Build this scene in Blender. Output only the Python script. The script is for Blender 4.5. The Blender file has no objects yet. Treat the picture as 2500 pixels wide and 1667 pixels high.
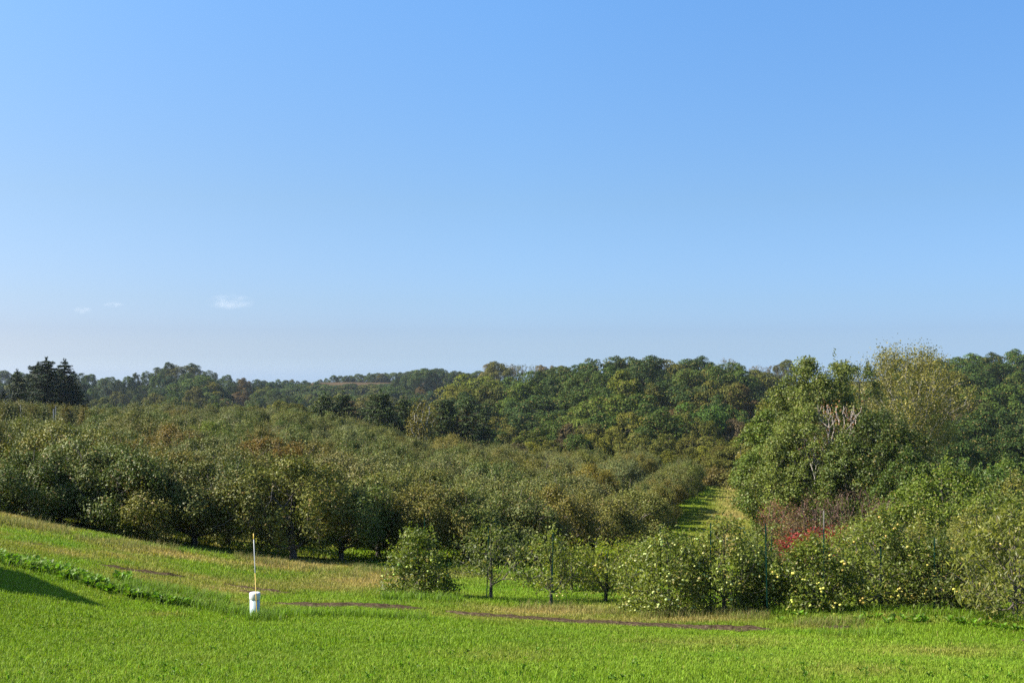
import bpy, math
import numpy as np
from math import radians
from mathutils import Vector

sc = bpy.context.scene
COL = sc.collection
PI = math.pi

# ------------------------------------------------------------------ camera
F, CX, HY = 2600.0, 1250.0, 920.0          # focal length and horizon in photo pixels (2500 x 1667)
cam_d = bpy.data.cameras.new('camera')
cam_d.sensor_width = 36.0
cam_d.lens = F / 2500.0 * 36.0
cam_d.shift_y = (HY - 833.5) / 2500.0
cam_d.clip_start = 0.1
cam_d.clip_end = 20000
cam = bpy.data.objects.new('camera', cam_d); COL.objects.link(cam)
cam.location = (0, 0, 0); cam.rotation_euler = (radians(90), 0, 0)
sc.camera = cam

# ------------------------------------------------------------------ sun, sky, exposure
SUN_EL, SUN_LEFT = radians(41), radians(96)     # elevation; bearing to the left of the view direction
S = Vector((-math.cos(SUN_EL)*math.sin(SUN_LEFT), math.cos(SUN_EL)*math.cos(SUN_LEFT), math.sin(SUN_EL)))
sun_d = bpy.data.lights.new('sun', 'SUN'); sun_d.energy = 5.0; sun_d.angle = radians(0.53); sun_d.color = (1.0, 0.93, 0.80)
sun = bpy.data.objects.new('sun', sun_d); COL.objects.link(sun)
sun.rotation_euler = S.to_track_quat('Z', 'Y').to_euler(); sun.location = (0, 0, 60)

w = bpy.data.worlds.new('World'); sc.world = w; w.use_nodes = True
nt = w.node_tree; bg = nt.nodes['Background']
sky = nt.nodes.new('ShaderNodeTexSky'); sky.sky_type = 'NISHITA'; sky.sun_disc = False
sky.sun_elevation = SUN_EL; sky.sun_rotation = -SUN_LEFT
sky.altitude = 200; sky.air_density = 1.0; sky.dust_density = 1.3; sky.ozone_density = 1.6
# clear dry autumn air: the low sky stays blue instead of the model's yellowish horizon (depends on elevation only)
tcw = nt.nodes.new('ShaderNodeTexCoord'); sxyz = nt.nodes.new('ShaderNodeSeparateXYZ'); nt.links.new(tcw.outputs['Generated'], sxyz.inputs[0])
skr = nt.nodes.new('ShaderNodeValToRGB'); nt.links.new(sxyz.outputs['Z'], skr.inputs[0])
SKY_TINT = [(0.0, (.83, 1.19, 2.0)), (.006, (.745, 1.05, 1.74)), (.013, (.66, .92, 1.50)), (.02, (.59, .80, 1.31)), (.03, (.545, .71, 1.13)), (.042, (.505, .645, 1.01)), (.07, (.51, .645, .92)), (.16, (.56, .71, .87)), (.33, (.60, .90, 1.15)), (1.0, (.62, .90, 1.15))]
while len(skr.color_ramp.elements) < len(SKY_TINT): skr.color_ramp.elements.new(.5)
for e_, (p_, c_) in zip(skr.color_ramp.elements, SKY_TINT): e_.position = p_; e_.color = (*c_, 1)
skm = nt.nodes.new('ShaderNodeMix'); skm.data_type = 'RGBA'; skm.blend_type = 'MULTIPLY'; skm.inputs['Factor'].default_value = 1
nt.links.new(sky.outputs[0], skm.inputs[6]); nt.links.new(skr.outputs[0], skm.inputs[7]); # a little whiter towards the sun's side, a little deeper away from it
mrx = nt.nodes.new('ShaderNodeMapRange'); mrx.inputs[1].default_value = -.45; mrx.inputs[2].default_value = .45; nt.links.new(sxyz.outputs['X'], mrx.inputs[0])
skx = nt.nodes.new('ShaderNodeValToRGB'); nt.links.new(mrx.outputs[0], skx.inputs[0]); skx.color_ramp.elements.new(.5)
for e_, (p_, c_) in zip(skx.color_ramp.elements, [(0, (1.13, 1.0, .93)), (.5, (1, 1, 1)), (1, (.83, .87, .91))]): e_.position = p_; e_.color = (*c_, 1)
skn = nt.nodes.new('ShaderNodeMix'); skn.data_type = 'RGBA'; skn.blend_type = 'MULTIPLY'; skn.inputs['Factor'].default_value = 1
nt.links.new(skm.outputs[2], skn.inputs[6]); nt.links.new(skx.outputs[0], skn.inputs[7]); nt.links.new(skn.outputs[2], bg.inputs['Color'])
bg.inputs['Strength'].default_value = 0.0863
sc.view_settings.view_transform = 'Standard'; sc.view_settings.look = 'None'
sc.view_settings.exposure = 1.30; sc.view_settings.gamma = 1.0
sc.render.engine = 'CYCLES'
sc.cycles.use_denoising = False
sc.cycles.use_adaptive_sampling = False
sc.cycles.max_bounces = 6; sc.cycles.diffuse_bounces = 2; sc.cycles.transmission_bounces = 2
sc.cycles.transparent_max_bounces = 6; sc.cycles.volume_bounces = 3; sc.cycles.glossy_bounces = 2
sc.cycles.caustics_reflective = False; sc.cycles.caustics_refractive = False

# ------------------------------------------------------------------ helpers
R = np.random.default_rng

def ray(px, py, d):
    return ((px-CX)/F*d, d, -(py-HY)/F*d)

def hash2(ix, iy, s):
    h = np.sin(ix*127.1 + iy*311.7 + s*74.7)*43758.5453
    return h - np.floor(h)

def vnoise(x, y, scale, s=0):
    x = np.asarray(x, float)/scale; y = np.asarray(y, float)/scale
    ix, iy = np.floor(x), np.floor(y); fx, fy = x-ix, y-iy
    fx = fx*fx*(3-2*fx); fy = fy*fy*(3-2*fy)
    a, b = hash2(ix, iy, s), hash2(ix+1, iy, s); c, d = hash2(ix, iy+1, s), hash2(ix+1, iy+1, s)
    return (a*(1-fx)+b*fx)*(1-fy) + (c*(1-fx)+d*fx)*fy      # 0..1

def fnoise(x, y, scale, s=0, o=3):
    t, amp, tot = 0, 1.0, 0
    for k in range(o):
        t = t + amp*vnoise(x, y, scale/2**k, s+k*7); tot += amp; amp *= .5
    return t/tot

def mesh_np(name, verts, faces_list, mat, attrs=None, smooth=False):
    """faces_list: list of int arrays (n,k)."""
    me = bpy.data.meshes.new(name)
    verts = np.ascontiguousarray(verts, dtype=np.float32)
    me.vertices.add(len(verts)); me.vertices.foreach_set('co', verts.ravel())
    nl = sum(f.size for f in faces_list); nf = sum(len(f) for f in faces_list)
    me.loops.add(nl); me.polygons.add(nf)
    me.loops.foreach_set('vertex_index', np.concatenate([f.ravel() for f in faces_list]).astype(np.int32))
    tot = np.concatenate([np.full(len(f), f.shape[1]) for f in faces_list]).astype(np.int32)
    st = np.concatenate([[0], np.cumsum(tot)[:-1]]).astype(np.int32)
    me.polygons.foreach_set('loop_start', st); me.polygons.foreach_set('loop_total', tot)
    if smooth: me.polygons.foreach_set('use_smooth', np.ones(nf, dtype=bool))
    for k, (typ, arr) in (attrs or {}).items():
        a = me.attributes.new(k, typ, 'POINT')
        a.data.foreach_set('color' if typ == 'FLOAT_COLOR' else 'value', np.ascontiguousarray(arr, dtype=np.float32).ravel())
    me.update(calc_edges=True); me.validate()
    if mat: me.materials.append(mat)
    return me

def obj(name, me, parent=None, loc=None, color=None):
    o = bpy.data.objects.new(name, me); COL.objects.link(o)
    if parent is not None: o.parent = parent
    if loc is not None: o.location = loc
    if color is not None: o.color = (*color, 1)
    return o

def tag(o, label=None, cat=None, group=None, kind=None):
    if label: o['label'] = label
    if cat: o['category'] = cat
    if group: o['group'] = group
    if kind: o['kind'] = kind
    return o

def thing(name, loc, label, cat, group=None, rz=0.0, s=1.0):
    o = bpy.data.objects.new(name, None); COL.objects.link(o)
    o.location = loc; o.rotation_euler = (0, 0, rz); o.scale = (s, s, s) if np.isscalar(s) else s
    o.empty_display_size = .3
    return tag(o, label, cat, group)

# ------------------------------------------------------------------ materials
def new_mat(name):
    m = bpy.data.materials.new(name); m.use_nodes = True
    t = m.node_tree; t.nodes.clear()
    out = t.nodes.new('ShaderNodeOutputMaterial')
    return m, t, out

def N(t, typ, **kw):
    n = t.nodes.new(typ)
    for k, v in kw.items(): setattr(n, k, v)
    return n

def mixc(t, a, b, fac, blend='MIX'):
    n = N(t, 'ShaderNodeMix', data_type='RGBA', blend_type=blend)
    for s, v in ((n.inputs['Factor'], fac), (n.inputs[6], a), (n.inputs[7], b)):
        if hasattr(v, 'node'): t.links.new(v, s)
        else: s.default_value = v if not isinstance(v, tuple) else (*v, 1)[:4]
    return n.outputs[2]

def ramp(t, fac, stops):
    n = N(t, 'ShaderNodeValToRGB'); cr = n.color_ramp
    while len(cr.elements) < len(stops): cr.elements.new(.5)
    for e, (p, c) in zip(cr.elements, stops):
        e.position = p; e.color = (*c, 1)
    t.links.new(fac, n.inputs[0])
    return n.outputs[0]

def leaf_material(name, under=.35, rough=.42, spec=.5, trans=.35, odd=((.30, .17, .04), .10)):
    """Leaves take their own plant's colour (object colour); each leaf differs, undersides are paler."""
    m, t, out = new_mat(name)
    oc = N(t, 'ShaderNodeObjectInfo').outputs['Color']
    var = N(t, 'ShaderNodeAttribute', attribute_name='leaf_var').outputs['Fac']
    tint = ramp(t, var, [(0, (.36, .42, .38)), (.45, (.78, .78, .76)), (.8, (1.2, 1.12, .88)), (1, (1.75, 1.62, 1.25))])
    c = mixc(t, oc, tint, 1.0, 'MULTIPLY')
    th = N(t, 'ShaderNodeMath', operation='GREATER_THAN'); th.inputs[1].default_value = 1-odd[1]
    wv = N(t, 'ShaderNodeAttribute', attribute_name='leaf_odd').outputs['Fac']
    t.links.new(wv, th.inputs[0])
    c = mixc(t, c, odd[0], th.outputs[0])
    geo = N(t, 'ShaderNodeNewGeometry')
    pale = mixc(t, c, (.19, .19, .11), under)
    c2 = mixc(t, c, pale, geo.outputs['Backfacing'])
    p = N(t, 'ShaderNodeBsdfPrincipled'); t.links.new(c2, p.inputs['Base Color'])
    p.inputs['Roughness'].default_value = rough; p.inputs['Specular IOR Level'].default_value = spec
    tr = N(t, 'ShaderNodeBsdfTranslucent')
    tc = mixc(t, c, (1.25, 1.35, .55), 1.0, 'MULTIPLY'); t.links.new(tc, tr.inputs['Color'])
    mx = N(t, 'ShaderNodeMixShader'); mx.inputs[0].default_value = trans
    t.links.new(p.outputs[0], mx.inputs[1]); t.links.new(tr.outputs[0], mx.inputs[2])
    t.links.new(mx.outputs[0], out.inputs[0])
    return m

def bark_material(name, a, b):
    m, t, out = new_mat(name)
    co = N(t, 'ShaderNodeTexCoord').outputs['Object']
    mp = N(t, 'ShaderNodeMapping'); mp.inputs['Scale'].default_value = (9, 9, 2.5); t.links.new(co, mp.inputs[0])
    n = N(t, 'ShaderNodeTexNoise'); n.inputs['Scale'].default_value = 3; n.inputs['Detail'].default_value = 6; t.links.new(mp.outputs[0], n.inputs['Vector'])
    c = ramp(t, n.outputs['Fac'], [(.3, a), (.7, b)])
    p = N(t, 'ShaderNodeBsdfPrincipled'); t.links.new(c, p.inputs['Base Color']); p.inputs['Roughness'].default_value = .85
    bp = N(t, 'ShaderNodeBump'); bp.inputs['Strength'].default_value = .5; bp.inputs['Distance'].default_value = .02
    t.links.new(n.outputs['Fac'], bp.inputs['Height']); t.links.new(bp.outputs[0], p.inputs['Normal'])
    t.links.new(p.outputs[0], out.inputs[0])
    return m

def plain_material(name, col, rough=.5, metal=0, noise=.15, scale=20, spec=.5):
    m, t, out = new_mat(name)
    co = N(t, 'ShaderNodeTexCoord').outputs['Object']
    n = N(t, 'ShaderNodeTexNoise'); n.inputs['Scale'].default_value = scale; n.inputs['Detail'].default_value = 5; t.links.new(co, n.inputs['Vector'])
    lo = tuple(v*(1-noise) for v in col); hi = tuple(min(1, v*(1+noise*.6)) for v in col)
    c = ramp(t, n.outputs['Fac'], [(.3, lo), (.7, hi)])
    p = N(t, 'ShaderNodeBsdfPrincipled'); t.links.new(c, p.inputs['Base Color'])
    p.inputs['Roughness'].default_value = rough; p.inputs['Metallic'].default_value = metal; p.inputs['Specular IOR Level'].default_value = spec
    t.links.new(p.outputs[0], out.inputs[0])
    return m

def attr_material(name, attr='col', rough=.6, spec=.15, trans=.3, tmul=(1.2, 1.25, .5)):
    m, t, out = new_mat(name)
    c = mixc(t, N(t, 'ShaderNodeAttribute', attribute_name=attr).outputs['Color'], (.80, .80, .80), 1.0, 'MULTIPLY')
    p = N(t, 'ShaderNodeBsdfPrincipled'); t.links.new(c, p.inputs['Base Color'])
    p.inputs['Roughness'].default_value = rough; p.inputs['Specular IOR Level'].default_value = spec
    tr = N(t, 'ShaderNodeBsdfTranslucent'); tc = mixc(t, c, tmul, 1.0, 'MULTIPLY'); t.links.new(tc, tr.inputs['Color'])
    mx = N(t, 'ShaderNodeMixShader'); mx.inputs[0].default_value = trans
    t.links.new(p.outputs[0], mx.inputs[1]); t.links.new(tr.outputs[0], mx.inputs[2])
    t.links.new(mx.outputs[0], out.inputs[0])
    return m

M_APPLE_LEAF = leaf_material('apple_leaf', under=.24, rough=.52, spec=.20, trans=.16, odd=((.18, .125, .035), .07))
M_ROW_LEAF = leaf_material('golden_apple_leaf', under=.40, rough=.48, spec=.32, trans=.38, odd=((.26, .22, .05), .07))
M_FOREST = leaf_material('forest_leaf', under=.10, rough=.65, spec=.12, trans=.15, odd=((.14, .11, .03), .08))
M_BROAD = leaf_material('broad_leaf', under=.25, rough=.5, spec=.25, trans=.24, odd=((.16, .13, .03), .06))
M_NEEDLE = leaf_material('spruce_needle', under=.0, rough=.6, spec=.2, trans=.08, odd=((.05, .06, .02), .05))
M_BARK = bark_material('apple_bark', (.035, .028, .022), (.13, .11, .09))
M_BARK_PALE = bark_material('pale_bark', (.20, .18, .15), (.45, .42, .36))
M_BARK_POPLAR = bark_material('poplar_bark', (.17, .155, .13), (.36, .33, .28))
M_BARK_WHITE = bark_material('bleached_wood', (.30, .24, .20), (.52, .44, .38))
M_BARK_DARK = bark_material('forest_bark', (.02, .017, .013), (.07, .06, .045))
M_TWIG_RED = bark_material('reddish_twig', (.06, .035, .028), (.16, .09, .07))
M_GRASS = attr_material('grass_blade', trans=.34)
M_WEED = attr_material('weed_leaf', rough=.5, spec=.22, trans=.4)
M_STRAW = attr_material('straw', trans=.3, tmul=(1.1, 1.05, .7))

# ------------------------------------------------------------------ terrain
def catmull(xs, ys, q):
    return np.interp(q, xs, ys)

SKY_L = ([-150, 0, 175, 255, 308, 361, 415, 468, 521, 574, 617, 648, 702, 765], [905, 905, 903, 909, 912, 902, 891, 884, 896, 914, 918, 930, 927, 932])
CP = []                                   # control points px, py, d
def cp(px, py, d): CP.append(((px-CX)/F*d, d, -(py-HY)/F*d))
def cpz(px, d, z): CP.append(((px-CX)/F*d, d, z))
# lawn
for px, py, d in ((-300, 1640, 9.0), (0, 1667, 9.0), (600, 1667, 9.4), (1250, 1667, 9.7), (1900, 1667, 9.8), (2500, 1667, 9.9), (2900, 1667, 9.9),
                  (0, 1430, 16.8), (0, 1370, 19.5), (-350, 1330, 18), (300, 1500, 17.0), (300, 1430, 19.6), (622, 1507, 18.0), (1000, 1484, 20.2), (1000, 1560, 14.5),
                  (1500, 1522, 19.0), (1900, 1538, 18.5), (1900, 1600, 13.5), (2500, 1548, 18.2), (2900, 1560, 17.5),
                  (0, 1255, 33), (200, 1292, 34.5), (470, 1337, 36), (718, 1367, 36.5), (555, 1332, 40), (900, 1400, 33), (300, 1370, 25), (620, 1430, 24), (900, 1440, 25),
                  (1020, 1452, 23.8), (1195, 1462, 24), (1348, 1477, 23.2), (1480, 1472, 23.5), (1640, 1497, 21.4), (1875, 1497, 21.4), (2160, 1492, 21.2), (2300, 1494, 21.0), (2500, 1512, 19.6), (2900, 1520, 19.6),
                  (1200, 1395, 37), (1450, 1405, 37), (1700, 1408, 37), (2000, 1420, 35), (2400, 1430, 33),
                  (1650, 1318, 60), (1800, 1338, 60), (1722, 1235, 80), (1850, 1258, 78), (1752, 1190, 100), (1850, 1206, 98), (2100, 1300, 60), (2400, 1310, 55), (2200, 1235, 85), (2500, 1240, 80)):
    cp(px, py, d)
for px, d, z in ((1250, 0.01, -1.75), (1250, 4, -2.05), (0, 5, -1.85), (2500, 5, -2.2)): cpz(px, d, z)
for x, d, z in ((-9, 0, -1.3), (9, 0, -2.1), (0, -9, -1.4), (-14, -9, -.8), (14, -9, -2.0), (-14, 12, -2.2), (-22, 19, -3.0)): CP.append((x, d, z))
# orchard floor
for px, d, z in ((-100, 60, -5.2), (0, 100, -6.1), (-200, 130, -6.6), (200, 75, -6.1), (400, 120, -7.0), (650, 128, -7.7), (650, 70, -7.2), (1000, 60, -7.9), (1050, 115, -9.8),
                 (1000, 85, -8.7), (1300, 55, -8.3), (1350, 85, -9.6), (1500, 108, -10.8), (1450, 65, -9.2), (1620, 110, -11.3), (1720, 118, -11.8)): cpz(px, d, z)
# far land: ground = silhouette line minus the height of the trees on it
def tier_ground(d, h, pts):
    for px, py in pts: cpz(px, d, -(py-HY)/F*d - h)
tier_ground(560, 14, ((-100, 905), (175, 903), (470, 884), (650, 928)))
tier_ground(500, 13, ((-100, 932), (200, 930), (470, 915), (650, 945)))
tier_ground(440, 12.5, ((-100, 955), (200, 952), (470, 945), (650, 962)))
tier_ground(380, 12, ((0, 972), (300, 970), (600, 978)))
tier_ground(310, 11, ((0, 985), (300, 985), (600, 993)))
for px, d, z in ((-200, 190, -13), (150, 180, -13), (500, 190, -16), (850, 180, -15.5), (820, 150, -12.5), (1100, 150, -14)): cpz(px, d, z)
tier_ground(760, 8, ((760, 916), (900, 912), (1100, 906)))
for px in (790, 950, 1130, 1300): cpz(px, 738, -(936.5-HY)/F*738); cpz(px, 690, -(941.5-HY)/F*690)
tier_ground(640, 10, ((700, 938), (850, 950), (1000, 950), (1120, 935)))
tier_ground(560, 11, ((800, 958), (1000, 960)))
tier_ground(450, 12, ((760, 972), (950, 970), (1080, 960)))
tier_ground(340, 12, ((800, 985), (950, 985), (1100, 960)))
tier_ground(480, 12, ((1200, 893), (1300, 893)))
C_T = [(300, 14, 0), (270, 13, 38), (240, 11.5, 75), (205, 10.5, 112), (172, 9, 150), (140, 6.5, 190)]
for d, h, dy in C_T:
    tier_ground(d, h, ((1180, 925+dy*.8), (1330, 900+dy*.95), (1500, 872+dy), (1700, 882+dy), (1850, 895+dy)))
tier_ground(430, 12, ((1850, 888), (1950, 882)))
R_T = [(320, 14, 0), (270, 13, 50), (225, 12, 105), (170, 10, 165), (120, 7, 215)]
for d, h, dy in R_T:
    tier_ground(d, h, ((2200, 885+dy), (2400, 865+dy), (2620, 860+dy)))
for px in (-400, 400, 1250, 2000, 2900):
    cpz(px, 1000, -16); cpz(px, 1150, -24)
CP = np.array(CP)

def uv_of(x, y): 
    return np.asarray(x, float)/(np.asarray(y, float)+20)*2.0, np.log(np.asarray(y, float)+20)*1.6
def tps_k(r2): return np.where(r2 > 1e-12, .5*r2*np.log(np.maximum(r2, 1e-12)), 0)
_u, _v = uv_of(CP[:, 0], CP[:, 1]); _n = len(CP)
_K = tps_k((_u[:, None]-_u)**2 + (_v[:, None]-_v)**2) + np.eye(_n)*1e-4
_A = np.zeros((_n+3, _n+3)); _A[:_n, :_n] = _K; _A[:_n, _n] = 1; _A[:_n, _n+1] = _u; _A[:_n, _n+2] = _v; _A[_n:, :_n] = _A[:_n, _n:].T
_w = np.linalg.solve(_A, np.concatenate([CP[:, 2], [0, 0, 0]]))

def H(x, y):
    x = np.atleast_1d(np.asarray(x, float)); y = np.atleast_1d(np.asarray(y, float)); shp = x.shape
    x = x.ravel(); y = y.ravel(); out = np.empty(len(x))
    for a in range(0, len(x), 40000):
        u, v = uv_of(x[a:a+40000], y[a:a+40000])
        out[a:a+40000] = tps_k((u[:, None]-_u)**2 + (v[:, None]-_v)**2) @ _w[:_n] + _w[_n] + _w[_n+1]*u + _w[_n+2]*v
    near = np.clip(1-(y-50)/60, 0, 1)
    out += near*((fnoise(x, y, 2.2, 3)-.5)*.10 + (fnoise(x, y, .5, 5, 2)-.5)*.03)
    return out.reshape(shp)
def H1(x, y): return float(H(x, y)[0])

def G(px, py, lo=7.5, hi=130.0, n=900):
    """Where the line of sight through a photo pixel meets the ground (nearest hit)."""
    d = np.geomspace(lo, hi, n); z = -(py-HY)/F*d
    g = H((px-CX)/F*d, d); k = np.argmax(z <= g)
    if z[k] > g[k]: k = n-1
    dd = d[k]
    return ((px-CX)/F*dd, dd, float(g[k]))

def pix(x, y, z): return CX + F*x/y, HY - F*z/y

# ------------------------------------------------------------------ what grows where (surface colour of the ground and the grass)
DRY = [(720, 1380, 165, 18, 1.0), (640, 1365, 70, 8, .9), (900, 1422, 175, 24, .95), (300, 1350, 280, 26, .74), (130, 1288, 150, 14, .8), (310, 1322, 150, 10, .9),
       (60, 1330, 120, 12, .5), (560, 1440, 200, 18, .6), (1340, 1492, 150, 14, .6), (1680, 1512, 190, 10, .65), (2000, 1530, 170, 9, .75), (2250, 1520, 90, 7, .4),
       (1000, 1462, 60, 8, .3), (2300, 1590, 200, 22, .38), (1700, 1570, 260, 16, .32), (1250, 1600, 200, 20, .22), (2450, 1560, 120, 10, .45), (400, 1500, 60, 5, .5), (2050, 1640, 200, 20, .25),
       (900, 1640, 300, 14, .15)]
AISLE = np.array([[9.6, 52], [11.8, 62], [16.0, 80], [20.8, 101]])        # middle of the mown aisle (x, y)
def aisle_off(x, y): return x - np.interp(y, AISLE[:, 1], AISLE[:, 0])
LAWN_EDGE = [(-200, 1320), (0, 1372), (150, 1405), (300, 1450), (440, 1478), (622, 1508), (1000, 1502), (1300, 1535), (1700, 1560), (2100, 1570), (2800, 1580)]
def dryness(x, y, z):
    px, py = pix(x, y, z)
    e = np.interp(px, [p[0] for p in LAWN_EDGE], [p[1] for p in LAWN_EDGE])
    rough = np.clip((e-py)/14+.3, 0, 1)*np.clip((150-y)/20, 0, 1)
    d = rough*(.20+.16*np.clip((650-px)/300, 0, 1))
    for cx, cy, rx, ry, a in DRY:
        d = np.maximum(d, a*np.exp(-((px-cx)/rx)**2-((py-cy)/ry)**2))
    d = d + (fnoise(x, y, 3.0, 11)-.52)*(.22+1.0*rough)*.95 + (fnoise(x, y, .9, 17, 3)-.5)*(.2+.30*rough)
    far = np.clip((y-44)/8, 0, 1)
    ao = aisle_off(x, y)
    strip = np.exp(-((ao-.5)/1.9)**2)*.64*(.6+.8*fnoise(x, y, 4, 31))
    d = d*(1-far) + far*(strip + .10 + (fnoise(x, y, 2.5, 23)-.5)*.3)
    return np.clip(d, 0, 1), rough

C_GREEN = np.array([.190, .304, .018]); C_LUSH = np.array([.108, .250, .008]); C_YEL = np.array([.235, .265, .040]); C_STRAW = np.array([.40, .31, .11])
def grass_col(d, r, lush=0.0):
    d = d[:, None]; 
    c = np.where(d < .35, C_GREEN+(C_YEL-C_GREEN)*d/.35, C_YEL+(C_STRAW-C_YEL)*np.clip((d-.35)/.5, 0, 1))
    l = np.clip(lush, 0, 1)
    if np.ndim(l): l = l[:, None]
    c = c*(1-l) + C_LUSH*l
    return c*(.55+.90*r[:, None])

# ------------------------------------------------------------------ ground sheet
def build_ground():
    vs = np.concatenate([np.linspace(math.log(8), math.log(120), 420), np.linspace(math.log(120), math.log(1170), 170)[1:]])
    us = np.concatenate([np.linspace(-2.2, -.62, 24)[:-1], np.linspace(-.62, .62, 330), np.linspace(.62, 2.2, 24)[1:]])
    U, V = np.meshgrid(us, vs)
    Y = np.exp(V)-20; X = U*(Y+20)
    Z = H(X, Y)
    nv, nu = U.shape
    idx = np.arange(nv*nu).reshape(nv, nu)
    faces = np.stack([idx[:-1, :-1], idx[:-1, 1:], idx[1:, 1:], idx[1:, :-1]], -1).reshape(-1, 4)
    x, y, z = X.ravel(), Y.ravel(), Z.ravel()
    d, rough = dryness(x, np.maximum(y, 1), z)
    col = grass_col(d, np.full(len(x), .42))
    col = col*.8 + np.array([.05, .045, .02])*.2
    farm = np.clip((y-125)/30, 0, 1)[:, None]
    col = col*(1-farm) + farm*np.array([.05, .055, .02])
    m, t, out = new_mat('meadow_ground')
    c = N(t, 'ShaderNodeAttribute', attribute_name='col').outputs['Color']
    co = N(t, 'ShaderNodeTexCoord').outputs['Object']
    n1 = N(t, 'ShaderNodeTexNoise'); n1.inputs['Scale'].default_value = 9; n1.inputs['Detail'].default_value = 8; n1.inputs['Roughness'].default_value = .75; t.links.new(co, n1.inputs['Vector'])
    n2 = N(t, 'ShaderNodeTexNoise'); n2.inputs['Scale'].default_value = .7; n2.inputs['Detail'].default_value = 5; t.links.new(co, n2.inputs['Vector'])
    k = ramp(t, n1.outputs['Fac'], [(.3, (.42, .46, .38)), (.55, (.78, .78, .78)), (.75, (1.1, 1.02, .88))])
    c = mixc(t, c, k, 1.0, 'MULTIPLY')
    k2 = ramp(t, n2.outputs['Fac'], [(.3, (.85, .9, .85)), (.7, (1.15, 1.1, 1.05))])
    c = mixc(t, c, k2, 1.0, 'MULTIPLY')
    p = N(t, 'ShaderNodeBsdfPrincipled'); t.links.new(c, p.inputs['Base Color']); p.inputs['Roughness'].default_value = 1; p.inputs['Specular IOR Level'].default_value = 0
    bp = N(t, 'ShaderNodeBump'); bp.inputs['Strength'].default_value = .9; bp.inputs['Distance'].default_value = .08
    t.links.new(n1.outputs['Fac'], bp.inputs['Height']); t.links.new(bp.outputs[0], p.inputs['Normal'])
    t.links.new(p.outputs[0], out.inputs[0])
    me = mesh_np('ground', np.stack([x, y, z], 1), [faces], m, {'col': ('FLOAT_COLOR', np.c_[col, np.ones(len(col))])}, smooth=True)
    tag(obj('ground', me), kind='structure')
build_ground()

def strip_mesh(poly, width, name, mat, nacross=11, step=.07, seed=1, lift=.03, clod=.07):
    P = np.array(poly, float)
    L = np.r_[0, np.cumsum(np.hypot(*np.diff(P, axis=0).T))]
    s = np.arange(0, L[-1], step)
    cx, cy = np.interp(s, L, P[:, 0]), np.interp(s, L, P[:, 1])
    k = np.ones(31)/31
    pad = lambda a: np.convolve(np.r_[np.full(15, a[0]), a, np.full(15, a[-1])], k, 'valid')
    cx, cy = pad(cx), pad(cy)
    tx, ty = np.gradient(cx), np.gradient(cy); l = np.hypot(tx, ty); nx, ny = -ty/l, tx/l
    wob = (fnoise(s, s*0, .9, seed)-.5)*.24
    cx = cx+nx*wob; cy = cy+ny*wob
    wd = 1.8*width*(.65+.6*fnoise(s, s*0+3, .5, seed+5)); fade = np.clip(np.minimum(s, L[-1]-s)/.8, 0, 1); wd *= fade
    a = np.linspace(-1, 1, nacross)
    eL = .55+.9*fnoise(s, s*0+9, .22, seed+21, 2); eR = .55+.9*fnoise(s, s*0+19, .22, seed+31, 2)
    aw = np.where(a < 0, a*eL[:, None], a*eR[:, None])
    X = cx[:, None]+nx[:, None]*aw*wd[:, None]/2; Y = cy[:, None]+ny[:, None]*aw*wd[:, None]/2
    prof = (1-a**2)
    Z = H(X, Y) + lift*prof - .004 + (fnoise(X, Y, .11, seed+9, 2)-.42)*clod*prof*fade[:, None]
    idx = np.arange(X.size).reshape(X.shape)
    faces = np.stack([idx[:-1, :-1], idx[:-1, 1:], idx[1:, 1:], idx[1:, :-1]], -1).reshape(-1, 4)
    me = mesh_np(name, np.stack([X, Y, Z], -1).reshape(-1, 3), [faces], mat)
    tag(obj(name, me), kind='structure')
    return cx, cy, wd

m, t, out = new_mat('bare_soil')
co = N(t, 'ShaderNodeTexCoord').outputs['Object']
n1 = N(t, 'ShaderNodeTexNoise'); n1.inputs['Scale'].default_value = 14; n1.inputs['Detail'].default_value = 8; t.links.new(co, n1.inputs['Vector'])
c = ramp(t, n1.outputs['Fac'], [(.3, (.026, .018, .011)), (.55, (.072, .050, .031)), (.75, (.145, .108, .070))])
p = N(t, 'ShaderNodeBsdfPrincipled'); t.links.new(c, p.inputs['Base Color']); p.inputs['Roughness'].default_value = 1; p.inputs['Specular IOR Level'].default_value = 0
bp = N(t, 'ShaderNodeBump'); bp.inputs['Strength'].default_value = 1; bp.inputs['Distance'].default_value = .04
t.links.new(n1.outputs['Fac'], bp.inputs['Height']); t.links.new(bp.outputs[0], p.inputs['Normal']); t.links.new(p.outputs[0], out.inputs[0])
M_SOIL = m
RUTS = []
for k, (pts, wd) in enumerate((
        ([(636, 1471), (760, 1474), (900, 1477), (1030, 1485), (1075, 1490)], .42),
        ([(1050, 1490), (1160, 1500), (1300, 1511), (1480, 1519), (1650, 1529), (1800, 1535), (1930, 1541)], .42),
        ([(190, 1372), (300, 1388), (400, 1402), (490, 1414)], .34),
        ([(530, 1422), (640, 1441), (760, 1452)], .22),
        ([(560, 1438), (680, 1456)], .22),
        ([(30, 1322), (150, 1340)], .25),
        ([(1960, 1533), (2120, 1528)], .2),
        ([(2460, 1562), (2540, 1566)], .25))):
    RUTS.append(strip_mesh([G(*q)[:2] for q in pts], wd, 'dirt_track', M_SOIL, seed=3+k))

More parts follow.
